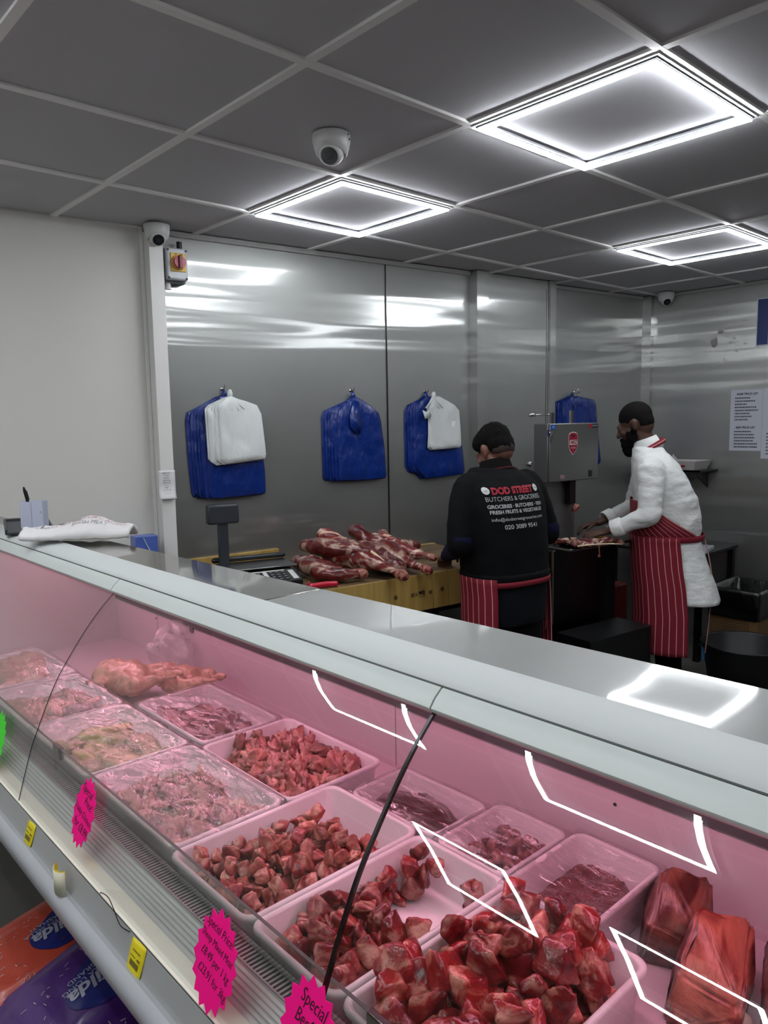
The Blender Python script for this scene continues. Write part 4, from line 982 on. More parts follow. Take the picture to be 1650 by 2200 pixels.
b = hull_chunk(.028, 5, 14, .5); o = obj('meat_scrap', b, leg_m, None, smooth=True); o.location = W(1.64, .36, .888); tag(o, 'small fatty scrap at the right end of the meat pile', 'meat scrap')
# knife
t = empty('knife', 'butcher knife with a bright red handle on the front edge of the block', 'knife', W(.85, .665, TZ+.014), -WA-.10)
b = B(); tube(b, spline([(-.065, 0, 0), (-.04, 0, .001), (0, .001, .002), (.04, 0, .001), (.062, -.004, 0)], 3), [.010, .013, .0135, .013, .012, .0125, .013, .0135, .013, .012, .012, .012, .013], 12, flat=((0, 1, 0), .8))
tube(b, [(-.062, 0, 0), (-.062, 0, .016)], [.008, .007], 8); obj('handle', b, mat('knife_red', '#b8092f', .35, coat=.3), t, smooth=True)
b = B(); rings(b, [[(-.06, -.0012, z) for z in (-.008, .012)]+[(-.06, .0012, z) for z in (.012, -.008)], [(-.20, -.0006, z) for z in (-.004, .004)]+[(-.20, .0006, z) for z in (.004, -.004)]]); obj('blade', b, chrome, t)

# ------------------------------------------------------------------ bandsaw
SX = (2.15, .211); t = empty('bandsaw', 'tall stainless steel meat bandsaw standing between the two butchers', 'bandsaw', (SX[0], SX[1], 0), -WA)
b = B(); bx(b, 0, .40, 0, .10, 1.245, 1.558); obj('wheel_housing', b, saw_steel, t, bevel=.004)
b = B(); bx(b, .004, .396, -.012, 0, 1.248, 1.556); dr = obj('door', b, mat('saw_door', '#828280', .5, 1, bump=.02, bscale=3), t, bevel=.003)
b = B(); bx(b, .315, .345, -.0135, -.012, 1.262, 1.298); obj('vent_slot', b, black_plastic, dr)
b = B(); bx(b, .008, .046, -.0135, -.012, 1.528, 1.551); obj('warning_sticker', b, mat('sticker_blue', '#1b4fa8', .4), dr)
textmesh('!€!', .014, mat('label_white', '#c9c9c6'), dr, frame((.027, -.0142, 1.539), (1, 0, 0), (0, 0, 1)))
b = B(); bx(b, .315, .335, -.0135, -.012, 1.530, 1.553); obj('sticker_red', b, mat('sticker_red', '#9c1730', .4), dr)
b = B(); bx(b, .335, .392, -.0135, -.012, 1.533, 1.552); obj('sticker_black', b, black_plastic, dr)
textmesh('DADAUX', .012, mat('label_white', '#c9c9c6'), dr, frame((.363, -.0142, 1.5425), (1, 0, 0), (0, 0, 1)))
b = B(); bx(b, .085, .12, -.0135, -.012, 1.262, 1.282); obj('plate_small', b, mat('sticker_pink', '#8c7378', .4), dr)
# shield badge
def shield(b, sc, z0, y, dz):
    P = [(-.036, .030), (-.034, .048), (-.022, .056), (0, .060), (.022, .056), (.034, .048), (.036, .030), (.036, -.015), (.026, -.042), (0, -.066), (-.026, -.042), (-.036, -.015)]
    rings(b, [[(.185+x*sc, y, z0+z*sc) for x, z in P], [(.185+x*sc, y-.001, z0+z*sc) for x, z in P]])
b = B(); shield(b, 1.0, 1.452, -.012, 0); sh = obj('shield_badge', b, mat('label_white', '#c9c9c6'), dr)
b = B(); shield(b, .93, 1.452, -.0132, 0); obj('badge_field', b, mat('badge_red', '#8d0f2c', .4), sh)
b = B(); rings(b, [[(.155, -.0144, 1.442), (.213, -.0144, 1.442), (.217, -.0144, 1.468), (.159, -.0144, 1.468)], [(.155, -.0150, 1.442), (.213, -.0150, 1.442), (.217, -.0150, 1.468), (.159, -.0150, 1.468)]]); obj('badge_band', b, mat('label_white', '#c9c9c6'), sh)
textmesh('MSZ', .026, mat('badge_red', '#8d0f2c'), sh, frame((.186, -.0155, 1.455), (1, 0, 0), (0, 0, 1)), shear=.3, bold=.001)
textmesh('FOOD', .013, mat('label_white', '#c9c9c6'), sh, frame((.185, -.0146, 1.425), (1, 0, 0), (0, 0, 1)))
textmesh('o|o', .022, mat('badge_dark', '#2b1216', .5), sh, frame((.185, -.0146, 1.492), (1, 0, 0), (0, 0, 1)), bold=.001)
b = B(); bx(b, -.004, .014, -.012, .0, 1.495, 1.525); tube(b, [(.003, -.020, 1.505), (.003, -.020, 1.465)], .006, 10); cyl(b, (.008, -.018, 1.508), .012, .012, .014, 16, rotx); obj('door_latch', b, chrome, t, autos=.6)
b = B(); tube(b, [(-.075, .05, 1.605), (.06, .05, 1.605)], [.005, .004], 10); tube(b, [(-.08, .05, 1.605), (-.045, .05, 1.605)], .009, 12); obj('tension_lever', b, chrome, t, smooth=True)
b = B(); cyl(b, (.078, .05, 1.585), .019, .019, .06, 20); obj('tension_column', b, chrome, t, autos=.6)
b = B(); cyl(b, (.24, .05, 1.59), .011, .011, .075, 16); obj('guide_post', b, chrome, t, autos=.6)
b = B(); bx(b, .0, .30, .07, .10, .90, 1.245); obj('column_plate', b, saw_steel, t, bevel=.003)
b = B(); bx(b, .215, .262, .03, .07, 1.11, 1.245); obj('blade_guard', b, mat('guard_dark', '#241b20', .4, .6), t, bevel=.002)
b = B(); bx(b, .236, .2375, .035, .055, .89, 1.25); obj('blade', b, chrome, t)
b = B(); bx(b, .03, .61, -.13, .10, .883, .898); obj('cutting_table', b, mat('table_steel', '#77797a', .3, 1), t, bevel=.004)
b = B(); bx(b, 0, .40, -.04, .16, .40, .883); obj('lower_cabinet', b, mat('low_cab', '#3b3c3e', .3, 1), t, bevel=.004)
b = B(); bx(b, -.002, .004, -.046, -.036, .40, .883); obj('edge_strip', b, chrome, t)
b = B(); bx(b, .50, .58, -.0, .08, .0, .883); obj('table_leg', b, mat('leg_dark', '#151617', .5), t)
b = B(); bx(b, .02, .44, -.10, .22, .0, .40); obj('motor_base', b, mat('low_cab', '#3b3c3e'), t, bevel=.003)
b = B(); bx(b, -.03, .47, -.33, -.105, .0, .455); o = obj('scrap_bin', b, mat('bin_black', '#131416', .3, .3), None, bevel=.004); o.location = (SX[0], SX[1], 0); o.rotation_euler = (0, 0, -WA); tag(o, 'low black steel box on the floor in front of the bandsaw', 'box')
b = B(); bx(b, -.031, .471, -.331, -.104, .453, .4575); obj('rim', b, mat('rim_grey', '#3d3f41', .35, .8), o)
# slab of ribs on the saw table
def SW(x, y, z): return Vector((SX[0], SX[1], 0))+WU*x-WN*y+Vector((0, 0, z))
b = B(); V = []
for i in range(25):
    row = []
    for j in range(11):
        u = i/24; v = j/10; x = .06+.36*u; y = -.14+.15*v*(1-.3*u)-.05*u; z = .910+.020*math.sin(PI*v)**.5+.010*noise.noise(Vector((u*9, v*5, 0)))+.006*math.sin(u*34)*(1-v*.4)-(.018*max(0, u-.85)/.15)
        row.append(SW(x, y, z))
    V.append(row)
rings(b, V, close=False, cap=False); o = obj('rib_slab', b, leg_m, None, smooth=True); sm = o.modifiers.new('s', 'SOLIDIFY'); sm.thickness = .014; sm.offset = -1
tag(o, 'flat slab of ribs lying across the bandsaw table', 'meat')
b = B(); tube(b, [SW(.07, -.152, .915), SW(.16, -.150, .912), SW(.30, -.175, .906), SW(.40, -.182, .895)], [.004, .005, .004, .004], 8); obj('fat_edge', b, fat, o, smooth=True)
b = B(); tube(b, [SW(.235, -.155, .90), SW(.238, -.158, .865), SW(.236, -.158, .842)], [.005, .003, .008], 8); obj('hanging_strip', b, leg_end, o, smooth=True)
for k, (x, y, z) in enumerate(((.09, -.02, .925), (.15, -.01, .922), (.21, -.0, .922))):
    q = obj('meat_scrap', hull_chunk(.028, 40+k, 13, .6), leg_m, None, smooth=True); q.location = SW(x, y, z); tag(q, 'fresh cut chunk at the back of the saw table by the blade', 'meat scrap', 'cut chunks by the saw blade')
b = hull_chunk(.018, 60, 12, 1.4); q = obj('meat_scrap', b, leg_end, None, smooth=True); q.location = SW(.26, .03, 1.09); tag(q, 'bloody scrap stuck to the blade guard of the bandsaw', 'meat scrap')
b = B(); bx(b, -.035, .035, -.02, .02, 0, .032); o = obj('sponge', b, mat('sponge_yellow', '#a59a22', .7), None, bevel=.004); o.location = SW(.50, .05, .898); o.rotation_euler = (0, 0, .3); tag(o, 'yellow block on the bandsaw table beside the striped apron', 'sponge')

# ------------------------------------------------------------------ right wall fittings
b = B(); bx(b, 3.76, 4.03, .13, .62, 1.212, 1.224); bx(b, 3.76, 3.766, .13, .62, 1.192, 1.224); o = obj('wall_shelf', b, st, None, bevel=.001); tag(o, 'thin steel shelf on the right wall behind the man in white', 'shelf')
for yy in (.20, .56):
    b = B(); rings(b, [[(4.03, yy+e, 1.212), (3.80, yy+e, 1.212), (4.03, yy+e, 1.09)] for e in (-.003, .003)]); obj('bracket', b, st, o)
b = B(); openbox(b, .10, .10, .06, .003)
for v in b.verts: v.co.x *= 1+.25*(v.co.z/.06); v.co.y *= 1+.2*(v.co.z/.06)
o = obj('food_tub', b, mat('tub_white', '#b9b4b2', .5), None); o.location = (3.88, .285, 1.2245); tag(o, 'white tub with a red oval badge on the wall shelf', 'tub')
b = B(); rings(b, [[(x, .045*math.cos(a), .030+.012*math.sin(a)) for a in [2*PI*k/20 for k in range(20)]] for x in (-.1145, -.1125)]); obj('badge', b, mat('badge_red', '#8d0f2c'), o)
textmesh('eggs', .022, mat('label_white', '#c9c9c6'), o, frame((-.1155, 0, .031), (0, -1, 0), (0, 0, 1)), shear=.2)
b = B(); rings(b, [[(-.07, .02, .055), (-.05, .09, .055), (-.06, .07, .105)], [(-.067, .02, .055), (-.047, .09, .055), (-.057, .07, .105)]]); obj('paper_corner', b, mat('paper', '#d5d6d6'), o)
b = B(); bx(b, 3.80, 4.02, .40, .60, 1.10, 1.190); tag(obj('dark_container', b, black_plastic, None, bevel=.006), 'black container tucked under the right end of the wall shelf', 'container')
def paper(y0, y1, z0, z1, label, texts, m=None):
    b = B(); bx(b, 4.0265, 4.0275, y1, y0, z0, z1); o = obj('notice', b, m or mat('notice_paper', '#b6bac4', .5), None); tag(o, label, 'notice', 'papers stuck on the right steel wall')
    for (kind, y, z, a, c) in texts:
        if kind == 't': textmesh(a, c, black_plastic, o, frame((4.0258, y, z), (0, -1, 0), (0, 0, 1)), align='LEFT', bold=.0006)
    r = random.Random(int(z0*100)); b = B()
    for (kind, y, z, a, c) in texts:
        if kind == 'l':
            yy = y
            for k in range(int(a)):
                wd = r.choice((.005, .007, .008)); bx(b, 4.0258, 4.0264, yy-wd, yy, z, z+c); yy -= wd+.0035
    if len(b.verts): obj('print_lines', b, black_plastic, o)
    else: b.free()
    return o
L1 = [('t', .020, 1.728, 'BABE PRICE LIST', .019)]+[('l', .030, 1.697-.0205*k, n, .009) for k, n in enumerate((9, 13, 8, 14, 15, 10, 12, 9))]+[('t', .020, 1.505, 'BEEF PRICE LIST', .018)]+[('l', .030, 1.474-.0205*k, n, .009) for k, n in enumerate((11, 13, 13, 13, 15, 15))]
paper(.060, -.147, 1.350, 1.757, 'white printed price list on the right steel wall, the whole one', L1)
paper(-.148, -.36, 1.300, 1.760, 'second white printed list cut by the right edge of the photo', [('l', -.185, 1.64-.021*k, 8, .009) for k in range(5)]+[('l', -.18, 1.46-.022*k, 8, .009) for k in range(7)])
b = B(); bx(b, 4.022, 4.0295, -.45, -.092, 2.037, 2.340); o = obj('wall_sign', b, mat('sign_white', '#b9c2cc', .4), None, bevel=.001); tag(o, 'dark blue sign with a white border high on the right steel wall', 'sign')
b = B(); bx(b, 4.0205, 4.022, -.165, -.097, 2.043, 2.334); bx(b, 4.0205, 4.022, -.44, -.17, 2.043, 2.334); obj('blue_field', b, mat('sign_blue', '#122a66', .35), o)
# bare patches and splashes on the steel
b = B(); r = random.Random(4)
def blotch(b, y, z, ry, rz, seed, x=4.0292, th=.0006):
    P = []
    for k in range(18):
        a = 2*PI*k/18; s = 1+.45*noise.noise(Vector((math.cos(a)*1.3+seed, math.sin(a)*1.3, 0))); P.append((y+ry*s*math.cos(a), z+rz*s*math.sin(a)))
    rings(b, [[(xx, py, pz) for py, pz in P] for xx in (x-th, x+th)])
blotch(b, .185, 2.085, .026, .030, 1); blotch(b, .145, 2.15, .018, .014, 2)
for k in range(16): blotch(b, r.uniform(.02, .21), r.uniform(1.90, 2.18), r.uniform(.003, .008), r.uniform(.002, .007), 5+k)
for y, z in ((.01, 2.18), (-.02, 2.21), (.05, 2.10), (-.02, 2.06), (.12, 1.97)): blotch(b, y, z, .009, .005, y*50)
tag(obj('wall_stain', b, mat('stain', '#8d9089', .55), None), 'greyish splash marks high on the right steel wall', 'stain')
# side table with folded white bag
t = empty('side_table', 'low dark steel table against the right wall behind the man in white', 'table', (3.72, .30, 0))
b = B(); bx(b, -.24, .29, -.33, .34, .690, .712); obj('table_top', b, st, t, bevel=.003)
for sx in (-.21, .26):
    for sy in (-.30, .31):
        b = B(); bx(b, sx-.018, sx+.018, sy-.018, sy+.018, 0, .690); obj('leg', b, st, t)
b = B(); bx(b, -.11, .11, -.10, .10, 0, .028)
for v in b.verts: v.co.x *= 1-.12*(v.co.z > .01)
o = obj('lid', b, mat('lid_white', '#a9adb4', .5), None, bevel=.004); o.location = (3.60, .08, .7125); o.rotation_euler = (0, 0, .2); tag(o, 'flat white lid lying on the corner of the low side table', 'lid')
# red crate under the saw table
b = B(); bx(b, -.16, .16, -.12, .12, 0, .24); o = obj('crate', b, mat('crate_red', '#6d0a0c', .5), None, bevel=.01); o.location = (2.98, .42, .30); o.rotation_euler = (0, 0, -WA); tag(o, 'dim red crate behind and under the bandsaw table', 'crate')
b = B(); bx(b, -.18, .18, -.14, .14, 0, .30); o = obj('stool', b, black_plastic, None, bevel=.01); o.location = (2.98, .42, 0); o.rotation_euler = (0, 0, -WA); tag(o, 'black box on the floor carrying the red crate', 'box')
# cardboard box lined with a black sack
t = empty('cardboard_box', 'brown cardboard box lined with a black sack, against the right wall', 'cardboard box', (3.66, -.235, 0))
card = mat('cardboard', '#6f5433', .75, var=['#64492b'], vscale=3)
b = B(); openbox(b, .19, .15, .50, .005); obj('carton', b, card, t)
b = B()
for k in range(9): bx(b, -.1905, -.1915, -.10, .08-.012*(k % 3), .20+.016*k, .2035+.016*k)
obj('print', b, mat('card_print', '#4d3820', .7), t)
textmesh('THIS WAY UP', .022, mat('card_print', '#4d3820'), t, frame((-.193, -.01, .16), (0, -1, 0), (0, 0, 1)))
sack = mat('bin_sack', '#060607', .28, bump=.8, bscale=14, stretch=(1, 1, .4), coat=.3)
b = B(); R = []
for z, e, k in ((.34, .008, 1), (.42, .014, 1), (.50, .016, 1), (.525, .008, 1), (.515, -.006, 1), (.40, -.03, 1), (.22, -.05, 1)):
    ring_ = rrect(-.19-e, .19+e, -.15-e, .15+e, .03, z, 8); R.append([(x+.006*noise.noise(Vector((x*40, y*40, z*6))), y+.006*noise.noise(Vector((y*40, x*40, z*6))), z+.014*noise.noise(Vector((x*12, y*12, 3)))) for x, y, z in ring_])
rings(b, R, cap=False); o = obj('black_sack', b, sack, t, smooth=True); o.modifiers.new('s', 'SOLIDIFY').thickness = .0015
# black tub
t = empty('black_tub', 'big round black rubber tub with a blue clip, right of the man in white', 'tub', (3.15, -.45, 0))
b = B(); prof = [(.17, 0), (.185, .004), (.235, .285), (.245, .290), (.247, .297), (.238, .298), (.230, .290), (.18, .012), (.001, .010)]
rings(b, [[(q*math.cos(2*PI*k/48), q*math.sin(2*PI*k/48), z) for k in range(48)] for q, z in prof]); obj('shell', b, mat('tub_black', '#0b0b0d', .45), t, smooth=True)
o = empty('blue_clip', 'light blue clip hanging on the rim of the black tub', 'clip', (3.035, -.245, .21)); o.rotation_euler = (0, 0, math.radians(-38))
b = B(); bx(b, -.013, .003, -.035, -.028, -.03, .045); bx(b, .006, .024, -.035, -.028, .010, .042); bx(b, -.013, .024, -.035, -.028, .036, .046); obj('clip_body', b, mat('clip_blue', '#3f7fa8', .5), o, bevel=.002)
b = B(); bx(b, -.006, .016, -.030, .03, .046, .050); obj('clip_hook', b, mat('clip_blue', '#3f7fa8'), o)

# ------------------------------------------------------------------ people
def section(rows, z):
    if z <= rows[0][0]: return rows[0][1:]
    for a, c in zip(rows, rows[1:]):
        if a[0] <= z <= c[0]:
            t = (z-a[0])/(c[0]-a[0]); t = t*t*(3-2*t)*.5+t*.5
            return tuple(p+(q-p)*t for p, q in zip(a[1:], c[1:]))
    return rows[-1][1:]
def tpt(rows, z, th, pad=0, n=2.5):
    cy, a, c = section(rows, z); co, si = math.cos(th), math.sin(th)
    r = (abs(co)**n+abs(si)**n)**(-1/n)
    return Vector(((a+pad)*r*co, cy+(c+pad)*r*si, z))
def torso(b, rows, z0, z1, pad=0, n=26, seg=40, sup=2.5):
    R = []
    for k in range(n+1):
        z = z0+(z1-z0)*k/n; R.append([tpt(rows, z, 2*PI*i/seg, pad, sup) for i in range(seg)])
    rings(b, R)
def hand(b, wrist, direction, palm_n, s=1.0, side=1, curl=.5):
    """palm, four unequal bent fingers and a thumb from the side of the palm"""
    w_ = Vector(wrist); d = Vector(direction).normalized(); n = Vector(palm_n); n = (n-d*n.dot(d)).normalized(); x = d.cross(n)*side
    tube(b, [w_-d*.02, w_+d*.02, w_+d*.055*s, w_+d*.085*s], [.024*s, .027*s, .036*s, .034*s], 14, flat=(n, .55))
    for k, (off, L, r) in enumerate(((-.030, .062, .0080), (-.011, .074, .0088), (.009, .078, .0090), (.029, .070, .0088))):
        p0 = w_+d*.080*s+x*off*s; a1 = curl*.5; a2 = curl*1.2; a3 = curl*1.9
        p1 = p0+(d*math.cos(a1)+n*math.sin(a1)+x*off*1.5)*L*.45*s; p2 = p1+(d*math.cos(a2)+n*math.sin(a2))*L*.32*s; p3 = p2+(d*math.cos(a3)+n*math.sin(a3))*L*.23*s
        tube(b, [p0-d*.02, p0, p1, p2, p3], [r*1.05*s, r*1.1*s, r*s, r*.92*s, r*.8*s], 10)
    p0 = w_+d*.028*s+x*.026*s; q = (d*.75+x*.75+n*.25).normalized(); p1 = p0+q*.032*s; p2 = p1+(q*.6+d*.6+n*.3).normalized()*.030*s; p3 = p2+(d*.9+n*.5).normalized()*.022*s
    tube(b, [p0, p1, p2, p3], [.013*s, .0115*s, .0105*s, .0085*s], 10)
def headmesh(b, c, rot, s=1.0):
    def e(p, r, rr=None): ell(b, Vector(c)+rot @ (Vector(p)*s), [q*s for q in r], rot if rr is None else rot @ rr, 3)
    e((0, -.014, .030), (.076, .094, .088)); e((0, .030, -.030), (.062, .066, .082)); e((0, .044, -.078), (.046, .046, .034)); e((0, -.045, -.02), (.062, .055, .06))
    e((0, .086, .022), (.050, .016, .012)); e((0, .096, -.062), (.024, .012, .009)); e((0, .092, -.088), (.020, .014, .012))
    e((.034, .070, -.022), (.026, .022, .020)); e((-.034, .070, -.022), (.026, .022, .020))
    def P(p): return Vector(c)+rot @ (Vector(p)*s)
    tube(b, [P((0, .092, .012)), P((0, .108, -.015)), P((0, .114, -.028))], [.008*s, .011*s, .014*s], 10)
    for sg in (-1, 1):
        e((sg*.079, -.006, -.008), (.008, .018, .032)); e((sg*.084, -.012, .004), (.007, .015, .020))
        e((sg*.031, .083, .005), (.014, .010, .008))
def person(label, loc, rz):
    return empty('person', label, 'person', loc, rz)
skin1 = mat('skin_tan', '#6b4637', .6); skin2 = mat('skin_brown', '#4d3227', .6)
hair_m = mat('hair_black', '#040303', .8, spec=.15, bump=.8, bscale=160, stretch=(1, 1, .2))
hair_s = mat('hair_short', '#0f0c0b', .8, spec=.15, bump=.5, bscale=220)
navy = mat('jacket_black', '#020306', .85, spec=.2, bump=.25, bscale=7, stretch=(1, 1, 1.6))
navy2 = mat('sleeve_navy', '#070b2c', .8, spec=.2, bump=.3, bscale=9)
trous = mat('trousers_dark', '#0b0d13', .9, spec=.2, bump=.4, bscale=6, stretch=(1, 1, .6)); trous2 = mat('trousers_black', '#020203', .95, spec=.1, bump=.3, bscale=6)
coatw = mat('chef_white', '#dfe2e0', .8, bump=.9, bscale=6, bd=.025, stretch=(1, 1, 1.8), detail=3)
shoe = mat('shoe_black', '#090909', .5)
def stripe_mat(name, base, line, pitch, wdt):
    m = bpy.data.materials.new(name); m.use_nodes = True; nt = m.node_tree; n = nt.nodes; L = nt.links; b = n['Principled BSDF']
    uv = n.new('ShaderNodeTexCoord'); sx = n.new('ShaderNodeSeparateXYZ'); L.new(uv.outputs['UV'], sx.inputs[0])
    dv = n.new('ShaderNodeMath'); dv.operation = 'DIVIDE'; dv.inputs[1].default_value = pitch; L.new(sx.outputs[0], dv.inputs[0])
    fr = n.new('ShaderNodeMath'); fr.operation = 'FRACT'; L.new(dv.outputs[0], fr.inputs[0])
    lt = n.new('ShaderNodeMath'); lt.operation = 'LESS_THAN'; lt.inputs[1].default_value = wdt/pitch; L.new(fr.outputs[0], lt.inputs[0])
    mx = n.new('ShaderNodeMix'); mx.data_type = 'RGBA'; mx.inputs[6].default_value = rgb(base); mx.inputs[7].default_value = rgb(line)
    L.new(lt.outputs[0], mx.inputs[0]); L.new(mx.outputs[2], b.inputs['Base Color']); b.inputs['Roughness'].default_value = .8
    MATS[name] = m; return m
stripe = stripe_mat('apron_stripe', '#780521', '#cf9c96', .034, .0034)
red_plain = mat('apron_band', '#780521', .8)
def sheet(b, f, us, vs):
    """grid surface with metre UVs along the first row direction"""
    uvl = b.loops.layers.uv.new('UVMap'); G = [[b.verts.new(f(u, v)) for u in us] for v in vs]; 
    for j in range(len(vs)-1):
        for i in range(len(us)-1):
            fc = b.faces.new((G[j][i], G[j][i+1], G[j+1][i+1], G[j+1][i]))
            for l, (ii, jj) in zip(fc.loops, ((i, j), (i+1, j), (i+1, j+1), (i, j+1))): l[uvl].uv = (arc[ii], vs[jj])
arc = []

# ---- man in the black jacket, seen from behind
p1 = person('man in a black jacket with shop lettering, seen from behind, bending over the block table', (1.535, .005, 0), -WA)
rows1 = [(.50, -.02, .19, .13), (.78, -.01, .200, .150), (.88, 0, .205, .158), (1.0, .010, .213, .155), (1.10, .02, .222, .150), (1.20, .035, .230, .138), (1.27, .048, .222, .120), (1.32, .062, .175, .098), (1.355, .078, .112, .080), (1.40, .09, .074, .068)]
hr = Matrix.Rotation(math.radians(-30), 3, 'X')
def arms1(b, pad, what='all'):
    for sg in (-1, 1):
        S = Vector((sg*.195+.008, .05, 1.262)); E_ = Vector((sg*.268+(.03 if sg > 0 else 0), .01, 1.035)); Wr = Vector((sg*.150, .235, .945))
        if what in ('all', 'upper'): tube(b, spline([S+Vector((-sg*.05, 0, .02)), S, S.lerp(E_, .5)+Vector((sg*.012, 0, 0)), E_], 3), [v+pad for v in (.060, .066, .068, .067, .065, .062, .058, .055, .053, .052)], 18)
        if what in ('all', 'lower'): tube(b, spline([S.lerp(E_, .75), E_, E_.lerp(Wr, .5), Wr], 3), [v+pad for v in (.050, .052, .053, .052, .049, .046, .043, .038, .034, .031)], 18)
b = B(); torso(b, rows1, .72, 1.36, -.014); arms1(b, -.012); headmesh(b, (.032, .104, 1.440), hr, .96)
tube(b, [(.01, .062, 1.31), (.02, .084, 1.375), (.03, .098, 1.41)], [.066, .060, .058], 18)
for sg in (-1, 1):
    tube(b, [(sg*.10, -.01, .82), (sg*.11, 0, .48), (sg*.11, -.02, .10)], [.088, .062, .045], 16); tube(b, [(sg*.11, -.05, .055), (sg*.115, .14, .045)], [.042, .038], 12)
    hand(b, (sg*.150, .235, .945), (-sg*.45, .75, -.30), (0, -.35, -.9), 1.0, sg, .6)
me = remesh(b, .0075, 3); o = bpy.data.objects.new('body', me); link(o); me.materials.append(skin1); o.parent = p1
b = B(); torso(b, rows1, .865, 1.365, .006, 34); arms1(b, .006, 'upper')
me = remesh(b, .010, 6, (.0035, 9, (1, 1, 1.5))); jk = bpy.data.objects.new('jacket', me); link(jk); me.materials.append(navy); jk.parent = p1
b = B(); arms1(b, .002, 'lower'); me = remesh(b, .009, 4, (.003, 14, (1, 1, 1))); o = bpy.data.objects.new('sleeves', me); link(o); me.materials.append(navy2); o.parent = jk
b = B()
for dz, e in ((0, .004), (.012, .010), (.035, .010), (.045, .004)): pass
rings(b, [[tpt(rows1, .862+dz, 2*PI*i/48, e) for i in range(48)] for dz, e in ((0, .004), (.008, .010), (.030, .011), (.040, .006))], cap=False)
o = obj('hem', b, navy, jk, smooth=True); o.modifiers.new('s', 'SOLIDIFY').thickness = .004
b = B(); R = []
for k, (z, y, ra, rb, tl) in enumerate(((1.335, .066, .092, .078, .3), (1.375, .078, .080, .070, .3), (1.405, .086, .074, .064, .3), (1.408, .086, .069, .060, .3), (1.375, .080, .070, .062, .3))):
    R.append([(.014+ra*math.cos(a), y+rb*math.sin(a), z-.012-.45*rb*math.sin(a)*tl*2) for a in [2*PI*i/36 for i in range(36)]])
rings(b, R, cap=False); obj('collar', b, mat('collar_brown', '#0c0909', .9, spec=.15), jk, smooth=True)
b = B(); rings(b, [[(.012+.091*math.cos(a), .070+.080*math.sin(a), 1.345+dz-.27*.078*math.sin(a)) for a in [2*PI*i/36 for i in range(36)]] for dz in (0, .004)], cap=False)
o = obj('apron_neck_strap', b, red_plain, jk, smooth=True); o.modifiers.new('s', 'SOLIDIFY').thickness = .002
# hair
b = B()
def he(p, r): ell(b, Vector((.032, .104, 1.440))+hr @ (Vector(p)*.96), [q*.96 for q in r], hr, 3)
he((0, -.016, .046), (.083, .098, .088)); he((0, -.052, .006), (.074, .060, .070)); he((0, .045, .075), (.064, .05, .045)); he((-.045, .045, .055), (.030, .032, .032))
me = remesh(b, .006, 2, (.004, 45, (1, 1, .5))); o = bpy.data.objects.new('hair', me); link(o); me.materials.append(hair_m); o.parent = p1
b = B(); he((0, -.052, -.018), (.067, .054, .050)); me = remesh(b, .006, 2); o = bpy.data.objects.new('shaved_nape', me); link(o); me.materials.append(mat('nape', '#2a1c16', .8)); o.parent = p1
# back lettering wrapped onto the jacket
bj = bmesh.new(); bj.from_mesh(jk.data); bvj = BVHTree.FromBMesh(bj)
lred = mat('print_red', '#9e0f2b', .6); lwh = mat('print_white', '#a9adac', .6)
for s, sz, z, m_, bd, wd in (('DOD STREET', .040, 1.268, lred, .0022, .215), ('BUTCHERS & GROCERIES', .0275, 1.234, lwh, -.0001, .275), ('GROCERIES · BUTCHERS · FISH', .0215, 1.202, lwh, .0007, .275), ('FRESH FRUITS & VEGETABLES', .0215, 1.178, lwh, .0007, .265), ('info@dodstreetgroceries.com', .0195, 1.146, lwh, .0001, .262), ('020 3089 9541', .0265, 1.112, lwh, .0004, .165)):
    q = textmesh(s, sz, m_, jk, None, 'lettering', bold=bd)
    xs = [v.co.x for v in q.data.vertices]; k = wd/(max(xs)-min(xs))
    bt = bmesh.new(); bt.from_mesh(q.data); bmesh.ops.triangulate(bt, faces=bt.faces)
    for _ in range(2):
        le = [e for e in bt.edges if e.calc_length() > .012]
        if le: bmesh.ops.subdivide_edges(bt, edges=le, cuts=1); bmesh.ops.triangulate(bt, faces=bt.faces)
    for v in bt.verts:
        x, y = v.co.x*k*1.13-.024, v.co.y+z; h = bvj.ray_cast(Vector((x, -1, y)), Vector((0, 1, 0))); v.co = Vector((x, (h[0].y if h[0] else 0)-.0022, y))
    bt.to_mesh(q.data); bt.free()
for xx in (-.168, .120):
    b = B(); c0 = None; G = []
    cc = b.verts.new((xx, 0, 1.272)); rg = [b.verts.new((xx+.016*math.cos(2*PI*i/24), 0, 1.272+.016*math.sin(2*PI*i/24))) for i in range(24)]
    for i in range(24): b.faces.new((cc, rg[i], rg[(i+1) % 24]))
    for v in b.verts:
        h = bvj.ray_cast(Vector((v.co.x, -1, v.co.z)), Vector((0, 1, 0))); v.co.y = (h[0].y if h[0] else 0)-.0022
    o = obj('round_logo', b, mat('logo_white', '#c4c6c4', .6), jk)
    h = bvj.ray_cast(Vector((xx, -1, 1.272)), Vector((0, 1, 0)))
    textmesh('halal', .0085, black_plastic, o, frame((xx, h[0].y-.0045, 1.272), (1, 0, 0), (0, 0, 1)))
bj.free()
# trousers
b = B(); torso(b, rows1, .66, .90, -.004, 12)
for sg in (-1, 1): tube(b, [(sg*.098, -.005, .80), (sg*.102, -.005, .62), (sg*.108, 0, .40), (sg*.112, -.015, .10)], [.108, .100, .082, .070], 20)
me = remesh(b, .011, 5, (.005, 8, (1, 1, .6))); o = bpy.data.objects.new('trousers', me); link(o); me.materials.append(trous); o.parent = p1
for sg in (-1, 1):
    b = B(); tube(b, [(sg*.112, -.06, .048), (sg*.115, .05, .050), (sg*.122, .16, .040)], [.046, .046, .040], 14); obj('shoe', b, shoe, p1, smooth=True)
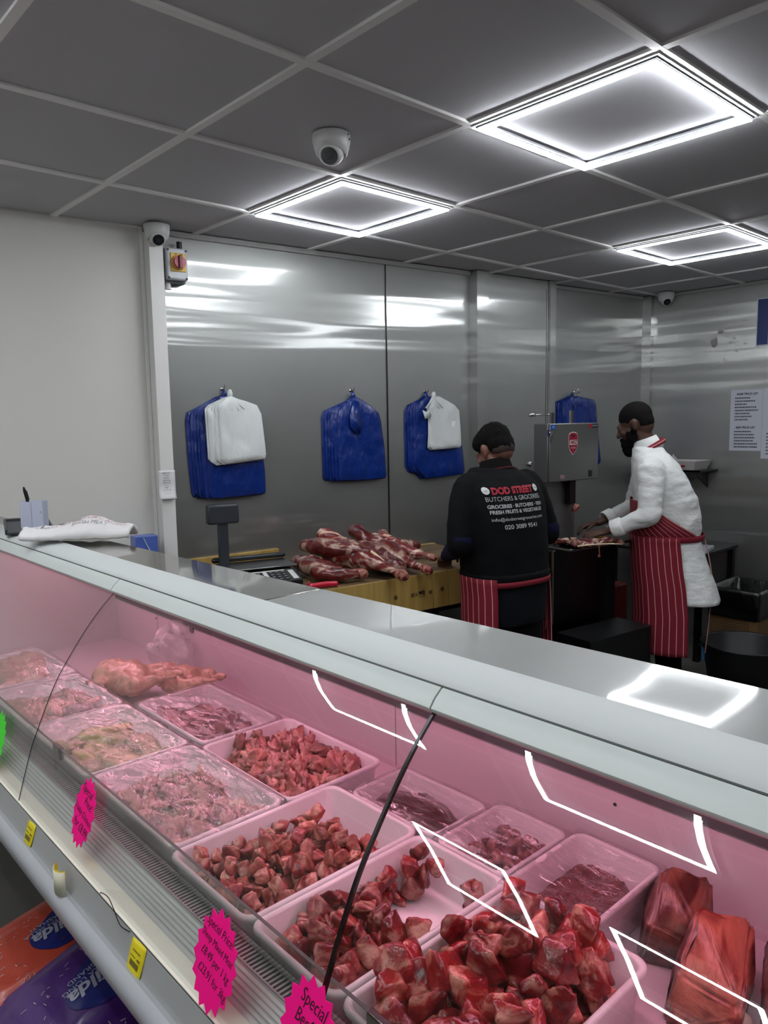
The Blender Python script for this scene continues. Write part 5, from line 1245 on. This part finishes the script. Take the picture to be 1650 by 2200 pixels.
# apron wraps the front and sides; the tie shows at the back
def aprong(rows, z0, z1, tha, thb, pad, flare, nu=48, nv=26, sup=2.5):
    global arc
    th = [tha+(thb-tha)*i/nu for i in range(nu+1)]; zr = (z0+z1)/2; arc = [0]
    for a, c in zip(th, th[1:]): arc.append(arc[-1]+(tpt(rows, max(rows[0][0], .9), c, pad)-tpt(rows, max(rows[0][0], .9), a, pad)).length)
    def f(u, v):
        i = us.index(u); t = th[i]; p = tpt(rows, max(v, rows[0][0]), t, pad+flare*max(0, (.86-v)))
        w_ = .008*noise.noise(Vector((t*3.5, v*1.2, 2)))*min(1, max(0, (.9-v)*4)); p.x += w_*math.cos(t); p.y += w_*math.sin(t); p.z = v; return p
    us = [float(i) for i in range(nu+1)]; vs = [z0+(z1-z0)*k/nv for k in range(nv+1)]
    b = B(); sheet(b, f, us, vs); return b
ap = aprong(rows1, .20, .885, -PI*.17, PI*1.24, .014, .05); o = obj('apron', ap, stripe, p1, smooth=True); o.modifiers.new('s', 'SOLIDIFY').thickness = .002; apr1 = o
b = B(); rings(b, [[tpt(rows1, z-.006*math.sin(th_), th_, .012) for th_ in [2*PI*i/60 for i in range(60)]] for z in (.842, .866)], cap=False); o = obj('waist_tie', b, red_plain, apr1, smooth=True); o.modifiers.new('s', 'SOLIDIFY').thickness = .003
b = B(); R = []
for k in range(12):
    u = k/11; R.append([(.205+.010*math.sin(u*3)+e, -.055-.01*u, .865-.28*u) for e in (-.006, .006)])
rings(b, R, close=False, cap=False); o = obj('tie_end', b, mat('tie_pink', '#8d4450', .8), apr1, smooth=True); o.modifiers.new('s', 'SOLIDIFY').thickness = .002

# ---- man in the white coat, in profile
p2 = person('bearded man in a white coat and red striped apron, working at the bandsaw', (2.862, -.098, 0), math.radians(32.7))
rows2 = [(.48, -.045, .20, .175), (.60, -.035, .195, .175), (.80, -.01, .183, .172), (.90, .0, .178, .172), (.96, .0, .186, .180), (1.04, -.0, .190, .178), (1.12, .012, .195, .168), (1.22, .038, .200, .150), (1.30, .066, .192, .128), (1.355, .088, .145, .106), (1.40, .105, .098, .086), (1.45, .118, .072, .068)]
h2 = Matrix.Rotation(math.radians(-14), 3, 'Z') @ Matrix.Rotation(math.radians(-24), 3, 'X')
hc = Vector((0, .180, 1.545))
LS = Vector((-.185, .105, 1.285)); LE = Vector((-.250, .110, 1.055)); LW = Vector((-.195, .335, .955))
RS = Vector((.185, .105, 1.285)); RE = Vector((.225, .16, 1.06)); RW = Vector((.10, .37, .965))
def arm2(b, S, E_, Wr, pad, end=1.0):
    Q = E_.lerp(Wr, end)
    tube(b, spline([S+Vector((-.05 if S.x > 0 else .05, 0, .02)), S, S.lerp(E_, .5), E_], 3), [v+pad for v in (.060, .066, .069, .068, .065, .061, .058, .056, .055, .054)], 18)
    tube(b, spline([S.lerp(E_, .75), E_, E_.lerp(Q, .5), Q], 3), [v+pad for v in (.052, .053, .053, .052, .049, .046, .043, .039, .036, .034)], 18)
b = B(); torso(b, rows2, .75, 1.40, -.016); arm2(b, LS, LE, LW, -.013); arm2(b, RS, RE, RW, -.013); headmesh(b, hc, h2, .98)
tube(b, [(0, .095, 1.37), (0, .125, 1.44), (0, .155, 1.50)], [.064, .058, .058], 18)
hand(b, LW+(LW-LE).normalized()*.01, (.18, .92, -.22), (.35, -.25, -.9), 1.0, -1, .55); hand(b, RW, (-.3, .9, -.2), (-.2, -.2, -.95), 1.0, 1, .6)
for sg in (-1, 1): tube(b, [(sg*.09, -.01, .82), (sg*.10, .0, .46), (sg*.10, -.03, .09)], [.080, .058, .043], 16); tube(b, [(sg*.10, -.05, .05), (sg*.105, .14, .042)], [.040, .036], 12)
me = remesh(b, .0065, 3); o = bpy.data.objects.new('body', me); link(o); me.materials.append(skin2); o.parent = p2
b = B(); torso(b, rows2, .90, 1.42, .004, 34); arm2(b, LS, LE, LW, .008, .60); arm2(b, RS, RE, RW, .008, .60)
me = remesh(b, .009, 4, (.008, 7, (1, 1, 2.2))); ct = bpy.data.objects.new('white_coat', me); link(ct); me.materials.append(coatw); ct.parent = p2
for S_, E_, W_ in ((LS, LE, LW), (RS, RE, RW)): b = B(); d = (W_-E_).normalized(); Q = E_.lerp(W_, .60); rings(b, [[Q+d*u+(p-Q) for p in [Q+(d.orthogonal().normalized()*math.cos(a)+d.cross(d.orthogonal().normalized())*math.sin(a))*r for a in [2*PI*i/24 for i in range(24)]]] for u, r in ((0, .046), (.006, .0515), (.060, .0505), (.064, .047), (.050, .042), (.01, .040))]); obj('cuff', b, coatw, ct, smooth=True)
arc = []
th = [PI*.60+(PI*1.8-PI*.0)*i/60 for i in range(61)]
b = B(); V = []
for k in range(22):
    z = .905-.352*k/21; R = []
    for t_ in th:
        back = max(0, -math.sin(t_)); fl = (.905-z)
        q = tpt(rows2, z, t_, .006+.22*fl*back**1.2); w_ = .012*fl*2.2*noise.noise(Vector((t_*2.6, z*1.5, 5))); q.x += w_*math.cos(t_); q.y += w_*math.sin(t_); q.z = z; R.append(q)
    V.append(R)
rings(b, V, close=False, cap=False); o = obj('coat_skirt', b, coatw, ct, smooth=True); o.modifiers.new('s', 'SOLIDIFY').thickness = .003
# stand-up collar and red neck strap
b = B(); R = []
for z, y, ra, rb in ((1.395, .105, .090, .082), (1.43, .118, .076, .072), (1.462, .132, .072, .066), (1.464, .133, .067, .062), (1.43, .120, .070, .066)):
    R.append([(ra*math.cos(a), y+rb*math.sin(a), z-.35*rb*math.sin(a)) for a in [2*PI*i/36 for i in range(36)]])
rings(b, R, cap=False); obj('collar', b, coatw, ct, smooth=True)
b = B(); rings(b, [[((.096-.6*dz)*math.cos(a), .104+.3*dz+(.092-.6*dz)*math.sin(a), 1.402+dz-.55*.086*math.sin(a)) for a in [2*PI*i/40 for i in range(40)]] for dz in (0, .022)], cap=False)
q = obj('neck_strap', b, red_plain, ct, smooth=True); q.modifiers.new('s', 'SOLIDIFY').thickness = .003
b = B(); rings(b, [[((.0965-.6*dz)*math.cos(a)*1.01, .104+.3*dz+(.0935-.6*dz)*math.sin(a)*1.01, 1.402+dz-.55*.086*math.sin(a)) for a in [2*PI*i/40 for i in range(40)]] for dz in (.0085, .0125)], cap=False)
obj('strap_stripe', b, mat('strap_line', '#b98a86', .8), q, smooth=True)
# apron: lower wrap, bib with slanting edge, waist band
ap = aprong(rows2, .275, .925, -PI*.02, PI*1.085, .030, .03, 60); o = obj('apron', ap, stripe, p2, smooth=True); o.modifiers.new('s', 'SOLIDIFY').thickness = .002; ap2 = o
arc = [0]; nu = 44; tt = [i/nu for i in range(nu+1)]
def tha(v, u):
    k = max(0, min(1, (v-.925)/.20)); lo = PI*.5-(PI*.72)*(1-k)-(PI*.16)*k; hi = PI*.5+(PI*.76)*(1-k)**1.1+(PI*.30)*k; return lo+(hi-lo)*u
for a, c in zip(tt, tt[1:]): arc.append(arc[-1]+(tpt(rows2, .93, tha(.93, c), .01)-tpt(rows2, .93, tha(.93, a), .01)).length)
b = B(); sheet(b, lambda u, v: tpt(rows2, v, tha(v, u), .020+.008*math.sin(PI*min(1, max(0, (v-.925)/.12)))), tt, [.925+.20*k/20 for k in range(21)])
q = obj('bib', b, stripe, ap2, smooth=True); q.modifiers.new('s', 'SOLIDIFY').thickness = .002
b = B(); rings(b, [[tpt(rows2, z, 2*PI*i/60, e) for i in range(60)] for z, e in ((.898, .022), (.906, .027), (.926, .027), (.934, .020))], cap=False); q = obj('waist_band', b, red_plain, ap2, smooth=True); q.modifiers.new('s', 'SOLIDIFY').thickness = .003
b = B(); tube(b, spline([(-.05, -.20, .90), (-.055, -.24, .70), (-.05, -.235, .45), (-.045, -.22, .25)], 4), .003, 8); q = obj('tie_end', b, mat('strap_line', '#b98a86'), ap2, smooth=True)
b = B(); torso(b, rows2, .70, .90, -.012, 10)
for sg in (-1, 1): tube(b, [(sg*.088, -.01, .78), (sg*.095, -.005, .50), (sg*.10, -.03, .09)], [.098, .080, .060], 20)
me = remesh(b, .011, 5, (.005, 8, (1, 1, .6))); o = bpy.data.objects.new('trousers', me); link(o); me.materials.append(trous2); o.parent = p2
for sg in (-1, 1):
    b = B(); tube(b, [(sg*.10, -.07, .048), (sg*.105, .04, .050), (sg*.11, .15, .040)], [.046, .046, .040], 14); obj('shoe', b, shoe, p2, smooth=True)
def he2(b, p, r, rr=None): ell(b, hc+h2 @ (Vector(p)*.98), [q*.98 for q in r], h2, 3)
b = B(); he2(b, (0, -.018, .040), (.0795, .0965, .0875)); he2(b, (0, -.050, .0), (.069, .058, .066)); me = remesh(b, .005, 2); o = bpy.data.objects.new('hair', me); link(o); me.materials.append(hair_s); o.parent = p2
b = B(); he2(b, (0, .070, -.088), (.050, .050, .042)); he2(b, (0, .092, -.120), (.036, .034, .046)); he2(b, (0, .104, -.052), (.030, .012, .010))
for sg in (-1, 1): he2(b, (sg*.054, .036, -.060), (.014, .034, .042)); he2(b, (sg*.066, .008, -.028), (.009, .014, .034))
me = remesh(b, .005, 2, (.004, 60, (1, 1, 1))); o = bpy.data.objects.new('beard', me); link(o); me.materials.append(hair_m); o.parent = p2
